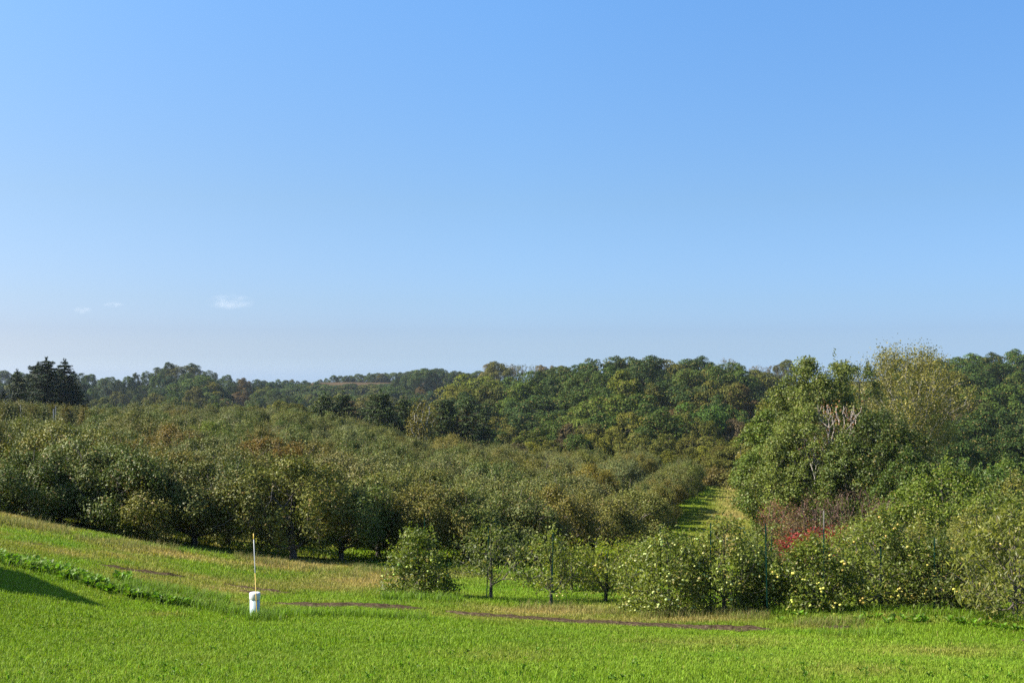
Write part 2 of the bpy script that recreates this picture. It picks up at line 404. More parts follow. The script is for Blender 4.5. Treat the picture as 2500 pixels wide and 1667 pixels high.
def soil_mask(x, y):
    """1 on bare soil."""
    mk = np.zeros(len(x))
    for cx, cy, wd in RUTS:
        sel = (x > cx.min()-1) & (x < cx.max()+1) & (y > cy.min()-1) & (y < cy.max()+1)
        ii = np.where(sel)[0]
        for a in range(0, len(ii), 20000):
            q = ii[a:a+20000]
            d2 = (x[q, None]-cx[None, ::2])**2 + (y[q, None]-cy[None, ::2])**2
            j = d2.argmin(1)
            dd_ = np.sqrt(d2[np.arange(len(q)), j]); front = y[q] < cy[::2][j]
            mk[q] = np.maximum(mk[q], np.where(dd_ < wd[::2][j]*.46, np.where(dd_ < wd[::2][j]*.25, 1.0, .95), np.where((dd_ < wd[::2][j]*.5+.9) & front & (wd[::2][j] > .1), .5, 0)))
    return mk

# ------------------------------------------------------------------ grass
def blade_mesh(name, P, L, W, lean, yaw, col, mat, rng, seg=2):
    n = len(P)
    dx, dy = np.cos(yaw), np.sin(yaw)
    sx, sy = -dy, dx
    up = np.array([0, 0, 1.0])
    D = np.stack([dx, dy, np.zeros(n)], 1); Sd = np.stack([sx, sy, np.zeros(n)], 1)
    mid = P + D*(L*lean*.30)[:, None] + up*(L*.60)[:, None]
    tip = P + D*(L*lean)[:, None] + up*(L*np.clip(1.0-.35*lean, .2, 1))[:, None]
    h = (W/2)[:, None]*Sd
    V = np.stack([P-h-up*.01, P+h-up*.01, mid+h*.8, mid-h*.8, tip], 1).reshape(-1, 3)
    b = np.arange(n)*5
    quads = np.stack([b, b+1, b+2, b+3], 1); tris = np.stack([b+3, b+2, b+4], 1)
    shade = np.repeat(col, 5, axis=0)
    me = mesh_np(name, V, [quads, tris], mat, {'col': ('FLOAT_COLOR', np.c_[shade, np.ones(len(shade))])})
    return me

def build_grass():
    rng = R(7)
    PX, COLS, LL, WW, LE = [], [], [], [], []
    for y0, y1, dens, ln, wdt in ((7.8, 10.5, 3200, .045, .0048), (10.5, 13.5, 2500, .046, .0058), (13.5, 17.5, 1700, .048, .0075), (17.5, 22, 1300, .052, .0080), (22, 28, 850, .065, .010), (28, 38, 420, .085, .016), (38, 62, 42, .13, .05), (62, 108, 12, .14, .09)):
        half = .57
        area = half*(y1**2-y0**2); n = int(area*dens)
        y = np.sqrt(rng.uniform(y0**2, y1**2, n)); x = rng.uniform(-1, 1, n)*half*y
        if y0 >= 38:
            k = (np.abs(aisle_off(x, y)) < 4.5) | (y < 48); x, y = x[k], y[k]
        z = H(x, y)
        d, rough = dryness(x, y, z)
        sm = soil_mask(x, y)
        dens_var = .45+.9*fnoise(x, y, .35, 41, 2)
        keep = (rng.random(len(x)) < np.clip(dens_var*1.1, .35, 1)*np.where(sm > .97, .16, np.where(sm > .9, .42, 1))*(1-.25*d))
        x, y, z, d, rough, sm = x[keep], y[keep], z[keep], d[keep], rough[keep], sm[keep]
        n = len(x)
        r = rng.random(n)
        lush = np.clip((fnoise(x, y, 1.3, 51)-.5)*2.2, 0, .8)*rough + np.clip((fnoise(x, y, .8, 57)-.58)*1.6, 0, .4)*(1-rough)
        dd = np.clip(d+rng.normal(0, .06, n)+(rng.random(n) < .03)*.5, 0, 1)
        c = grass_col(dd, r, lush*(1-dd))*(.80+.42*fnoise(x, y, 5.0, 71))[:, None]
        COLS.append(c); PX.append(np.stack([x, y, z], 1))
        tuft = fnoise(x, y, .5, 61, 2)
        LL.append(ln*(.5+.9*rng.random(n))*(.85+.3*tuft)*(1+.12*rough)*np.where(sm > .3, .5, 1)); WW.append(wdt*(.6+.8*rng.random(n))); LE.append(rng.uniform(.1, 1.0, n))
    P = np.concatenate(PX); c = np.concatenate(COLS); L = np.concatenate(LL); W = np.concatenate(WW); le = np.concatenate(LE)
    yaw = rng.uniform(0, 2*PI, len(P))
    me = blade_mesh('grass', P, L, W, le, yaw, c, M_GRASS, rng)
    tag(obj('grass', me), 'short green lawn grass covering the sunny slope in front of the orchard', 'grass', kind='stuff')
    print('grass blades', len(P))
build_grass()

def scatter_px(rng, n, zones):
    """Random ground points in (px, py) bands: each zone is a polyline of (px, py, half height) ."""
    pts = []
    for poly, cnt in zones:
        poly = np.array(poly, float)
        px = rng.uniform(poly[0, 0], poly[-1, 0], cnt)
        cy = np.interp(px, poly[:, 0], poly[:, 1]); hh = np.interp(px, poly[:, 0], poly[:, 2])
        py = cy + hh*rng.normal(0, .55, cnt)
        pts.append(np.stack([px, py], 1))
    return np.concatenate(pts)

def G_many(px, py):
    d = np.geomspace(8, 60, 420); out = np.zeros((len(px), 3))
    for a in range(0, len(px), 300):
        X = (px[a:a+300, None]-CX)/F*d; Yd = np.broadcast_to(d, X.shape)
        g = H(X, Yd); z = -(py[a:a+300, None]-HY)/F*d
        k = np.argmax(z <= g, axis=1); ar = np.arange(len(k))
        out[a:a+300] = np.stack([X[ar, k], d[k], g[ar, k]], 1)
    return out

def build_tall_grass():
    rng = R(17)
    # dry seed-headed grass along the orchard edge and at the feet of the golden apple trees
    q = scatter_px(rng, 0, [([(-60, 1268, 8), (60, 1285, 11), (170, 1305, 12)], 1700), ([(180, 1318, 6), (330, 1338, 9), (440, 1345, 8)], 1300), ([(570, 1362, 5), (700, 1385, 6)], 700),
                            ([(640, 1378, 7), (900, 1412, 8)], 900), ([(1270, 1488, 6), (1400, 1492, 9), (1530, 1502, 7)], 1300), ([(1560, 1508, 6), (1760, 1505, 12), (1880, 1510, 6)], 1700),
                            ([(1940, 1528, 5), (2110, 1524, 6)], 900), ([(860, 1392, 6), (960, 1405, 6)], 700)])
    P = G_many(q[:, 0], q[:, 1]); n = len(P)
    d = P[:, 1]
    L = rng.uniform(.08, .30, n)*np.clip(d/26, .8, 1.25); W = .0035*d/20*rng.uniform(.8, 1.8, n)
    r = rng.random(n)[:, None]
    c = np.array([.33, .29, .10])*(.5+.7*r); g = (rng.random(n) < .35)[:, None]
    c = np.where(g, np.array([.17, .23, .04])*(.6+.6*r), c)
    me = blade_mesh('dry_grass', P, L, W, rng.uniform(.1, .9, n), rng.uniform(0, 2*PI, n), c, M_STRAW, rng)
    tag(obj('dry_grass', me), 'tall straw coloured grass along the orchard edge and under golden apple trees', 'dry grass', kind='stuff')
    # longer lush grass: uncut edge of the lawn, tufts by the pipe, in front of the right trees
    q = scatter_px(rng, 0, [([(-40, 1358, 9), (150, 1402, 12), (330, 1452, 11), (450, 1478, 8), (610, 1502, 8)], 5200), ([(640, 1503, 4), (820, 1503, 5), (1050, 1512, 4)], 1300), ([(600, 1512, 5), (690, 1512, 6)], 700),
                            ([(930, 1462, 6), (1130, 1466, 7)], 1500), ([(1880, 1500, 5), (2150, 1492, 8), (2330, 1505, 6), (2520, 1520, 9)], 2600), ([(300, 1430, 10), (560, 1470, 10)], 2200), ([(430, 1345, 8), (700, 1360, 7)], 1500), ([(2000, 1552, 6), (2200, 1550, 8)], 500)])
    P = G_many(q[:, 0], q[:, 1]); n = len(P); d = P[:, 1]
    L = rng.uniform(.08, .24, n); W = .0055*d/16*rng.uniform(.7, 1.5, n)
    r = rng.random(n)[:, None]
    c = np.array([.155, .270, .014])*(.5+.95*r)
    c = np.where((rng.random(n) < .2)[:, None], np.array([.19, .28, .06])*(.6+.7*r), c)
    me = blade_mesh('long_grass', P, L, W, rng.uniform(.2, 1.1, n), rng.uniform(0, 2*PI, n), c, M_GRASS, rng)
    tag(obj('long_grass', me), 'longer lush grass along the uncut lawn edge and around the white pipe', 'long grass', kind='stuff')
    # broad leaved weeds on the uncut edge
    q = scatter_px(rng, 0, [([(-30, 1362, 7), (90, 1385, 9), (190, 1412, 9), (260, 1438, 7)], 520), ([(240, 1435, 6), (330, 1458, 6), (460, 1480, 4)], 80), ([(1900, 1512, 6), (2300, 1520, 8), (2500, 1545, 8)], 50), ([(280, 1415, 5), (320, 1418, 5)], 50)])
    B = G_many(q[:, 0], q[:, 1])
    nB = len(B); lx = rng.uniform(-60, 2560, 420); ly = 1667-rng.random(420)**1.3*160; ok = ly > np.interp(lx, [q_[0] for q_ in LAWN_EDGE], [q_[1] for q_ in LAWN_EDGE])+8
    B = np.concatenate([B, G_many(lx[ok], ly[ok])])
    V, Fq, Cc = [], [], []
    for bi, b in enumerate(B):
        k = rng.integers(5, 10); sz = rng.uniform(.55, 1.25)
        for j in range(k):
            ya = rng.uniform(0, 2*PI); el = rng.uniform(.5, 1.45); L = rng.uniform(.09, .20)*(sz if bi < nB else .32*sz); W = L*rng.uniform(.28, .42)
            dr = np.array([math.cos(ya)*math.cos(el), math.sin(ya)*math.cos(el), math.sin(el)]); sd = np.array([-math.sin(ya), math.cos(ya), 0])
            p0 = b + np.array([0, 0, rng.uniform(0, .05)]); p1 = p0+dr*L*.45; p2 = p0+dr*L*.95-np.array([0, 0, L*.28])
            i = len(V)*6 if False else sum(len(v) for v in V)
            V.append(np.array([p0, p1+sd*W*.5+[0, 0, .01], p2*.5+p1*.5+sd*W*.45, p2, p2*.5+p1*.5-sd*W*.45, p1-sd*W*.5+[0, 0, .01]]))
            Fq += [[i, i+1, i+2, i+3], [i, i+3, i+4, i+5]]
            c = np.array([.14, .28, .018]) if rng.random() < .8 else np.array([.20, .28, .06])
            Cc.append(np.repeat((c*rng.uniform(.6, 1.3))[None], 6, 0))
    V = np.concatenate(V); Cc = np.concatenate(Cc)
    me = mesh_np('weeds', V, [np.array(Fq)], M_WEED, {'col': ('FLOAT_COLOR', np.c_[Cc, np.ones(len(Cc))])})
    tag(obj('weeds', me), 'broad leaved green weeds along the uncut edge left of the white pipe', 'weeds', kind='stuff')
build_tall_grass()

# ------------------------------------------------------------------ tree geometry
def unit(v): return v/np.maximum(np.linalg.norm(v, axis=-1, keepdims=True), 1e-9)

def leaves_geo(rng, P, nrm, L, W, droop=.3, fold=.25, tdir=None):
    n = len(P)
    nrm = unit(nrm)
    t = np.cross(nrm, rng.normal(size=(n, 3))) if tdir is None else tdir + .5*rng.normal(size=(n, 3))
    t = unit(t); t[:, 2] -= droop*rng.random(n); t = unit(t)
    b = unit(np.cross(nrm, t)); nn = np.cross(t, b)
    L = L*rng.uniform(.65, 1.25, n)[:, None]; W = W*rng.uniform(.7, 1.2, n)[:, None]
    base = P - t*L*.5; tip = P + t*L*.5
    lf = P - t*L*.05 + b*W*.5 + nn*W*fold; rt = P - t*L*.05 - b*W*.5 + nn*W*fold
    V = np.stack([base, rt, tip, lf], 1).reshape(-1, 3)
    return V

def leaf_mesh(name, rng, V, mat, cl=None):
    n = len(V)//4
    i = np.arange(n)*4
    quads = np.stack([i, i+1, i+2, i+3], 1)
    var = rng.random(n)
    if cl is not None: var = np.clip(.55*var + .45*cl, 0, 1)
    odd = rng.random(n)
    return mesh_np(name, V, [quads], mat, {'leaf_var': ('FLOAT', np.repeat(var, 4)), 'leaf_odd': ('FLOAT', np.repeat(odd, 4))})

def tubes(A, B, ra, rb, k=5):
    """Tapered tubes from A to B (n,3)."""
    n = len(A); d = unit(B-A)
    ref = np.where(np.abs(d[:, 2:3]) < .9, np.array([[0, 0, 1.0]]), np.array([[1.0, 0, 0]]))
    u = unit(np.cross(d, ref)); v = np.cross(d, u)
    a = np.arange(k)*2*PI/k
    ring = np.cos(a)[None, :, None]*u[:, None] + np.sin(a)[None, :, None]*v[:, None]
    V = np.concatenate([A[:, None]+ring*ra[:, None, None], B[:, None]+ring*rb[:, None, None]], 1)
    i = (np.arange(n)*2*k)[:, None]; j = np.arange(k)[None]; j2 = (j+1) % k
    Fq = np.stack([i+j, i+j2, i+k+j2, i+k+j], -1).reshape(-1, 4)
    return V.reshape(-1, 3), Fq

def skeleton(rng, C, trunk, r_tip=.006, power=2.3, base_scale=1.0, sag=.06, up_pull=0.0, cap=None, alpha=.5):
    """Joins the clump centres C to the trunk polyline by limbs that share wood; radii by the pipe model."""
    nodes = [np.array(p, float) for p in trunk]; par = [-1]+list(range(len(trunk)-1))
    base = nodes[min(1, len(nodes)-1)]
    order = np.argsort(np.linalg.norm(C-base, axis=1))
    leafs = []; pl = [0.0]
    for q_ in range(1, len(nodes)): pl.append(pl[-1]+np.linalg.norm(nodes[q_]-nodes[q_-1]))
    for c in C[order]:
        NP = np.array(nodes)
        dn = np.linalg.norm(NP-c, axis=1); db = np.linalg.norm(NP-base, axis=1)
        cost = dn + alpha*np.array(pl) + np.where(db > np.linalg.norm(c-base), 5, 0); cost[0] += 5
        cost += np.where(NP[:, 2] > c[2]+.05, up_pull, 0)
        j = int(np.argmin(cost)); p = nodes[j]; L = dn[j]
        last = j
        if L > .25:
            m = (p+c)/2 + rng.normal(0, .06*L, 3); m[2] -= sag*L
            nodes.append(m); par.append(last); pl.append(pl[j]+L*.5); last = len(nodes)-1
        nodes.append(c); par.append(last); pl.append(pl[j]+L); leafs.append(len(nodes)-1)
    NP = np.array(nodes); par = np.array(par)
    area = np.zeros(len(NP)); area[leafs] += r_tip**power
    for i in range(len(NP)-1, 0, -1):
        area[par[i]] += area[i]
    area = np.maximum(area, r_tip**power)
    r = area**(1/power)*base_scale
    if cap: r = np.minimum(r, cap)
    ch = np.arange(1, len(NP))
    rb = r[ch]*.85; ra = np.minimum(r[par[ch]], r[ch]*1.35)
    tr = ch < len(trunk); ra[tr] = r[par[ch[tr]]]; rb[tr] = r[ch[tr]]
    if len(trunk) > 1: ra[0] *= 1.3
    return NP[par[ch]], NP[ch], ra, rb

def shell_points(rng, n, rx, ry, z0, z1, prof, inner=.5, lump=.22, seed=0):
    """Points through a crown: radius follows prof(t) of the height with a lumpy outline, most of them near the outside."""
    t = rng.random(n*3); keep = rng.random(n*3) < (prof(t)+.12); t = t[keep][:n]
    n = len(t)
    a = rng.uniform(0, 2*PI, n)
    lum = 1 + lump*(np.sin(a*3+seed)*np.sin(t*7+seed*2)+.6*np.sin(a*5-seed*1.7+t*4)+.4*np.sin(a*2+t*11+seed))
    rr = prof(t)*lum*(inner+(1-inner)*rng.random(n)**.45)
    z = z0 + (z1-z0)*t
    return np.stack([rx*rr*np.cos(a), ry*rr*np.sin(a), z], 1), rr/np.maximum(prof(t), .05)

def crown_leaves(rng, C, per, sig, L, W, centre, up=.55, outw=.6, rnd=.75, droop=.35, flat=1.0):
    n = len(C); k = np.maximum(1, rng.poisson(per, n))
    idx = np.repeat(np.arange(n), k)
    P = C[idx] + rng.normal(0, sig, (len(idx), 3))*np.array([1, 1, flat])
    o = unit(P-centre)
    nrm = outw*o + up*np.array([0, 0, 1.0]) + rnd*rng.normal(size=P.shape)
    cl = rng.random(n)[idx]
    return leaves_geo(rng, P, nrm, L, W, droop), cl

def tree_meshes(name, rng, C, trunk, leafmat, barkmat, per, sig, L, W, centre, r_tip=.006, wood_scale=1, flat=1.0, droop=.35, power=2.3, extra=None, cap=None, k=5, sag=.06, **kw):
    V, cl = crown_leaves(rng, C, per, sig, L, W, np.array(centre), droop=droop, flat=flat, **kw)
    if extra is not None: V = np.concatenate([V, extra[0]]); cl = np.concatenate([cl, extra[1]])
    crown = leaf_mesh(name+'_crown', rng, V, leafmat, cl)
    A, B, ra, rb = skeleton(rng, C, trunk, r_tip, power, wood_scale, cap=cap, sag=sag)
    TV, TF = tubes(A, B, ra, rb, k)
    wood = mesh_np(name+'_wood', TV, [TF], barkmat, smooth=True)
    return crown, wood

def shoots(rng, bases, n_leaf, length, L, W, spread=.018):
    """Upright leafy shoots on top of a crown."""
    Vs = []
    for b in bases:
        ln = length*rng.uniform(.5, 1.2); k = int(n_leaf*rng.uniform(.7, 1.2))
        t = rng.random(k); lean = rng.normal(0, .22, 2)
        P = b + np.stack([lean[0]*t*ln, lean[1]*t*ln, t*ln], 1) + rng.normal(0, 1, (k, 3))*spread*(1.3-t[:, None])
        nrm = rng.normal(size=(k, 3)) + np.array([0, 0, .3])
        a = rng.uniform(0, 2*PI, k); td = np.stack([np.cos(a)*.7, np.sin(a)*.7, np.full(k, .7)], 1)
        Vs.append(leaves_geo(rng, P+td*L*.4, nrm, L*(1-.3*t.mean()), W, .1, tdir=td))
    V = np.concatenate(Vs)
    return V, np.full(len(V)//4, .75)

def lobes_crown(rng, rx, ry, z0, z1, prof, nl, rl, nleaf, L, W, lump=.2, seed=0, up=.35, rnd=.55, droop=.25, shellf=(.72, 1.08), drip=0.0):
    """Crown of many leafy lobes: each lobe carries its leaves on its outside, with gaps between."""
    C, sh = shell_points(rng, nl, rx, ry, z0, z1, prof, inner=.55, lump=lump, seed=seed)
    rr = rl*rng.uniform(.55, 1.45, len(C)); k = (rr**2/np.sum(rr**2)*nleaf).astype(int)+3
    idx = np.repeat(np.arange(len(C)), k)
    cen = np.array([0, 0, z0+(z1-z0)*.45])
    o = unit(C-cen)[idx]
    dr = unit(rng.normal(size=(len(idx), 3)) + .75*o + np.array([0, 0, .35]))
    P = C[idx] + dr*rr[idx, None]*rng.uniform(*shellf, len(idx))[:, None]*np.array([1, 1, .85])
    if drip: P[:, 2] -= drip*rng.random(len(P))**2
    nrm = dr + up*np.array([0, 0, 1.0]) + rnd*rng.normal(size=P.shape)
    cl = np.clip(.5*rng.random(len(C))[idx]+.25+.25*rng.random(len(idx)), 0, 1)
    return leaves_geo(rng, P, nrm, L, W, droop), cl, C

# --- old orchard apple trees (six forms; every tree is its own object)
APPLE = []
for k in range(6):
    rng = R(100+k)
    H_ = 3.3; rx = 1.85+.15*math.sin(k*2.1); ry = 1.85-.12*math.cos(k)
    prof = lambda t: np.clip(np.sin(np.clip(t*.86+.17, 0, 1)*PI), 0, 1)**.62
    V, cl, C = lobes_crown(rng, rx*.88, ry*.88, .72, H_*.88, prof, 64, .46, 21000, .092, .056, lump=.26, seed=k*1.9, up=.30, rnd=.60, droop=.5, shellf=(.45, 1.15), drip=.22)
    C2 = np.repeat(C, 4, 0) + rng.normal(0, .24, (len(C)*4, 3))
    top = C2[(C2[:, 2] > 1.9)]; sb = top[rng.choice(len(top), min(len(top), 60), replace=False)]
    ex = shoots(rng, sb, 22, .72, .088, .040, spread=.03)
    tr = [(0, 0, -.25), (.03, .02, .35), (.05*math.sin(k), .05, .75), (.1*math.sin(k*3), .08*math.cos(k), 1.15)]
    A, B, ra, rb = skeleton(rng, np.concatenate([C, C2[::2]]), tr, .010, 2.3, cap=.12)
    TV, TF = tubes(A, B, ra, rb, 5)
    APPLE.append((leaf_mesh('apple_crown', rng, np.concatenate([V, ex[0]]), M_APPLE_LEAF, np.concatenate([cl, ex[1]])), mesh_np('apple_wood', TV, [TF], M_BARK, smooth=True)))

def place_tree(kind, meshes, x, y, label, cat, group, s=1.0, rz=0.0, color=(.07, .09, .03), z=None, sz=None, bark=None, parts=('trunk', 'crown')):
    z = H1(x, y) if z is None else z
    q_ = 1+.13*math.sin(x*12.9+y*7.7)
    sc_ = s if sz is None else (s*q_, s/q_, sz)
    e = thing(kind, (x, y, z), label, cat, group, rz, sc_)
    tr = obj(parts[0], meshes[1], e, color=(1, 1, 1)); cr = obj(parts[1], meshes[0], e, color=color)
    return e

# orchard colours (real leaf colours late in the season)
OC = {'grey green': (.122, .142, .036), 'dark green': (.084, .114, .020), 'olive': (.142, .146, .028), 'brownish olive': (.152, .134, .028), 'silvery green': (.146, .158, .056),
      'orange brown': (.18, .125, .020), 'bright green': (.122, .160, .012), 'yellow olive': (.170, .160, .022)}
def jit(rng, c, a=.14):
    return tuple(np.clip(np.array(c)*(1+rng.normal(0, a*.5))*(1+rng.normal(0, a*.3, 3)), 0, 1))

rngO = R(5)
FRONT = [   # px, base py, distance, height, colour, label
    (60, 1262, 35.0, 2.9, 'dark green', 'low dark apple tree at the left frame edge with branches sweeping to the grass'),
    (118, 1282, 35.5, 2.7, 'dark green', 'dark green apple tree with skirts hanging to the tan grass at far left'),
    (205, 1293, 36.5, 3.2, 'grey green', 'apple tree with one dark leaning trunk bare above tan grass at left'),
    (300, 1310, 36.0, 3.3, 'dark green', 'full green apple tree with branches down to the grass, right of the leaning trunk'),
    (385, 1322, 36.4, 3.1, 'olive', 'olive apple tree hanging low beside the trunk with a shaded hollow'),
    (473, 1337, 36.8, 3.3, 'grey green', 'apple tree on a thick dark trunk left of the white pipe'),
    (557, 1332, 40.5, 3.3, 'dark green', 'apple tree on a thick trunk standing in deep shade, directly above the white pipe'),
    (718, 1368, 37.0, 3.6, 'olive', 'large rounded apple tree on a short trunk right of the yellow marker rod'),
    (835, 1368, 38.5, 3.2, 'dark green', 'dark apple tree casting shadow on grass right of the short trunked tree'),
    (925, 1368, 41.0, 3.3, 'olive', 'dull olive apple tree directly behind the first golden apple tree'),
    (1040, 1385, 40.5, 3.2, 'olive', 'olive orchard tree behind the first green stake'),
    (1140, 1390, 41.0, 3.2, 'grey green', 'orchard tree behind the thin open apple tree'),
    (1250, 1395, 41.5, 3.1, 'grey green', 'grey green orchard tree between the second and third green stakes'),
    (1350, 1390, 44.0, 3.1, 'brownish olive', 'brownish orchard tree behind the third green stake'),
    (1450, 1375, 47.0, 3.1, 'olive', 'orchard tree just behind the yellow green young apple tree'),
    (1540, 1352, 51.0, 3.0, 'olive', 'orchard corner tree at the near end of the mown aisle')]
placed = []
for i, (px, py, d, h, cn, lab) in enumerate(FRONT):
    x = (px-CX)/F*d; s = h/3.3
    cut = {0: .95, 1: .92}.get(i, 1)
    e = place_tree('apple_tree', APPLE[i % 6], x, d, lab, 'tree', 'apple trees of the old orchard', s*1.04, rngO.uniform(0, 6.28), jit(rngO, OC[cn], .1), sz=s*cut)
    if i in (0, 1): e.location.z -= .42
    if i in (3, 4): e.location.z -= .22
    placed.append((x, d))

# the block behind, in rows parallel to the aisle
va = np.array([.232, .973]); ua = np.array([.973, -.232])
SPOT_OR = [(455, 1075, 'brownish olive'), (640, 1105, 'orange brown'), (150, 1040, 'bright green'), (520, 1060, 'bright green'), (820, 1110, 'brownish olive'), (1430, 1160, 'yellow olive'), (300, 1090, 'brownish olive'), (380, 1120, 'yellow olive')]
used_spot = {}
names = ['grey green', 'olive', 'brownish olive', 'silvery green', 'dark green']
orch = []
for r in range(0, 34):
    for k in range(-12, 40):
        o = np.array([8.6, 60.0]) - ua*(1.65 + r*4.6) + va*k*3.6
        o = o + rngO.normal(0, .28, 2)
        x, y = o
        if y < 40 or y > 131 or abs(x/y) > .56: continue
        if y < np.interp(x, [-20, -12, -6, 0, 4, 9], [39.5, 40.5, 43, 44.5, 47.5, 54]): continue
        px, _ = pix(x, y, 0)
        lim = np.interp(px, [0, 250, 400, 700, 1000, 1250, 1500, 1760], [108, 113, 124, 128, 121, 113, 108, 103])
        if y > lim: continue
        if any((x-a)**2+(y-b)**2 < 2.6**2 for a, b in placed): continue
        orch.append((y, x))
orch.sort()
print('orchard trees', len(orch))
BAND = [(50, 'in the second rank'), (60, 'a few ranks in'), (75, 'in mid orchard'), (95, 'deep in the orchard'), (200, 'near the far edge')]
LANDM = [(140, 'below the tall dark spruces'), (330, 'above the leaning trunk'), (520, 'upslope of the thick dark trunk'), (690, 'straight above the white pipe'), (860, 'above the short trunked round tree'), (1050, 'above the first golden apple tree'),
         (1250, 'above the thin open apple tree'), (1450, 'above the young trees with green stakes'), (1900, 'towards the mown aisle')]
for y, x in orch:
    h = rngO.uniform(2.5, 3.8) if aisle_off(x, y) < -5 else rngO.uniform(2.4, 2.9)
    z = H1(x, y); px, py = pix(x, y, z+h*.7)
    h += np.clip((y-88)/25, 0, 1)*.5*(px < 900)
    if px < 245 and y > 66: h = float(np.clip(-(1034-HY)/F*y - z, 1.9, h))
    cn = names[int(rngO.choice(5, p=[.40, .25, .05, .20, .10]))]
    for sx, sy, c2 in SPOT_OR:
        if abs(px-sx) < 62 and abs(py-sy) < 22 and used_spot.get((sx, sy), 0) < 1: cn = c2; used_spot[(sx, sy)] = used_spot.get((sx, sy), 0)+1
    band = next(b for a, b in BAND if y < a); lm = next(b for a, b in LANDM if px < a)
    edge = aisle_off(x, y) > -4.6 and y > 52
    lab = f'{cn} apple tree {band}, {lm}' if not edge else f'{cn} apple tree on the left edge of the mown aisle, ' + ('at its near end' if y < 66 else 'halfway along' if y < 85 else 'at its far end')
    place_tree('apple_tree', APPLE[int(rngO.integers(6))], x, y, lab, 'tree', 'apple trees of the old orchard', h/3.3*rngO.uniform(.98, 1.12), rngO.uniform(0, 6.28), jit(rngO, OC[cn]), z=z, sz=h/3.3)

# --- trellised young apple trees and their posts at the top left of the orchard
rng = R(301)
C, _ = shell_points(rng, 130, .62, .62, .35, 2.75, lambda t: np.clip(1.1-.75*t, .1, 1), inner=.3, lump=.25, seed=2)
SPINDLE = tree_meshes('spindle', rng, C, [(0, 0, -.2), (0, 0, .6), (.02, 0, 1.4), (0, .02, 2.3), (0, 0, 2.7)], M_APPLE_LEAF, M_BARK, 40, .13, .10, .055, (0, 0, 1.3), r_tip=.006, extra=shoots(rng, C[C[:, 2] > 1.9][:10], 14, .45, .09, .035))
M_POST = plain_material('weathered_post', (.20, .205, .21), .7, noise=.25, scale=6)
M_WIRE = plain_material('galvanised_wire', (.35, .37, .38), .4, .8, .1)
POSTS = [(15, 984, 101, 2.6, 'weathered grey trellis post nearest the left frame edge, below the spruces'), (51, 990, 100, 2.6, 'tall pale trellis post with a brown foot, below the big spruce'), (92, 992, 108, 2.4, 'short grey trellis post right of the tall pale one'),
         (131, 999, 97, 2.9, 'tall thin pale trellis post carrying a crossbar, below the leaning spruce'), (172, 1003, 103, 2.2, 'short trellis post at the right end of the crossbar'), (136, 992, 116, 2.5, 'distant stub of a pale trellis post behind the crossbar'), (213, 1005, 110, 2.4, 'last short pale trellis post, right of the crossbar')]
pxyz = []
for px, top, d, h, lab in POSTS:
    x = (px-CX)/F*d; zt = -(top-HY)/F*d; zg = H1(x, d); h = max(h, zt-zg+.3)
    V, Fc = tubes(np.array([[0, 0, 0.0]]), np.array([[0, 0, h]]), np.array([.048]), np.array([.046]), 10)
    V2, F2 = tubes(np.array([[0, 0, h]]), np.array([[0, 0, h+.03]]), np.array([.052]), np.array([.015]), 10)
    e = thing('trellis_post', (x, d, zt-h), lab, 'post', 'posts of the apple trellis')
    obj('post_shaft', mesh_np('post_shaft', np.concatenate([V, V2]), [np.concatenate([Fc, F2+len(V)])], M_POST, smooth=True), e)
    c1 = tubes(np.array([[-.08, 0, h-.25]]), np.array([[.08, 0, h-.25]]), np.array([.012]), np.array([.012]), 6)
    obj('wire_staple', mesh_np('wire_staple', c1[0], [c1[1]], M_WIRE), e)
    pxyz.append((x, d, zt))
a, b = np.array(pxyz[3]), np.array(pxyz[4]); a[2] -= .45; b[2] -= .30
V, Fc = tubes(np.array([a]), np.array([b]), np.array([.035]), np.array([.03]), 8)
tag(obj('trellis_bar', mesh_np('trellis_bar', V, [Fc], M_POST, smooth=True)), 'pale wooden crossbar between two trellis posts at upper left of the orchard', 'crossbar')
for i in range(26):
    px = -40+i*13.5+rngO.uniform(-4, 4); d = rngO.choice([99.5, 106, 113, 119])+rngO.uniform(-.5, .5)
    x = (px-CX)/F*d; z = H1(x, d)
    top = np.interp(px, [-60, 0, 120, 200, 350], [972, 977, 985, 992, 1004])+rngO.uniform(-4, 6)
    h = np.clip(-(top-HY)/F*d - z, 2.0, 4.6)
    cn = ['brownish olive', 'olive', 'silvery green'][i % 3]
    place_tree('apple_tree', SPINDLE, x, d, f'slender {cn} apple tree trained on the trellis, ' + ('left of the crossbar' if px < 131 else 'right of the crossbar'), 'tree', 'slender apple trees on the trellis', h/2.95, rngO.uniform(0, 6), jit(rngO, OC[cn]), z=z)

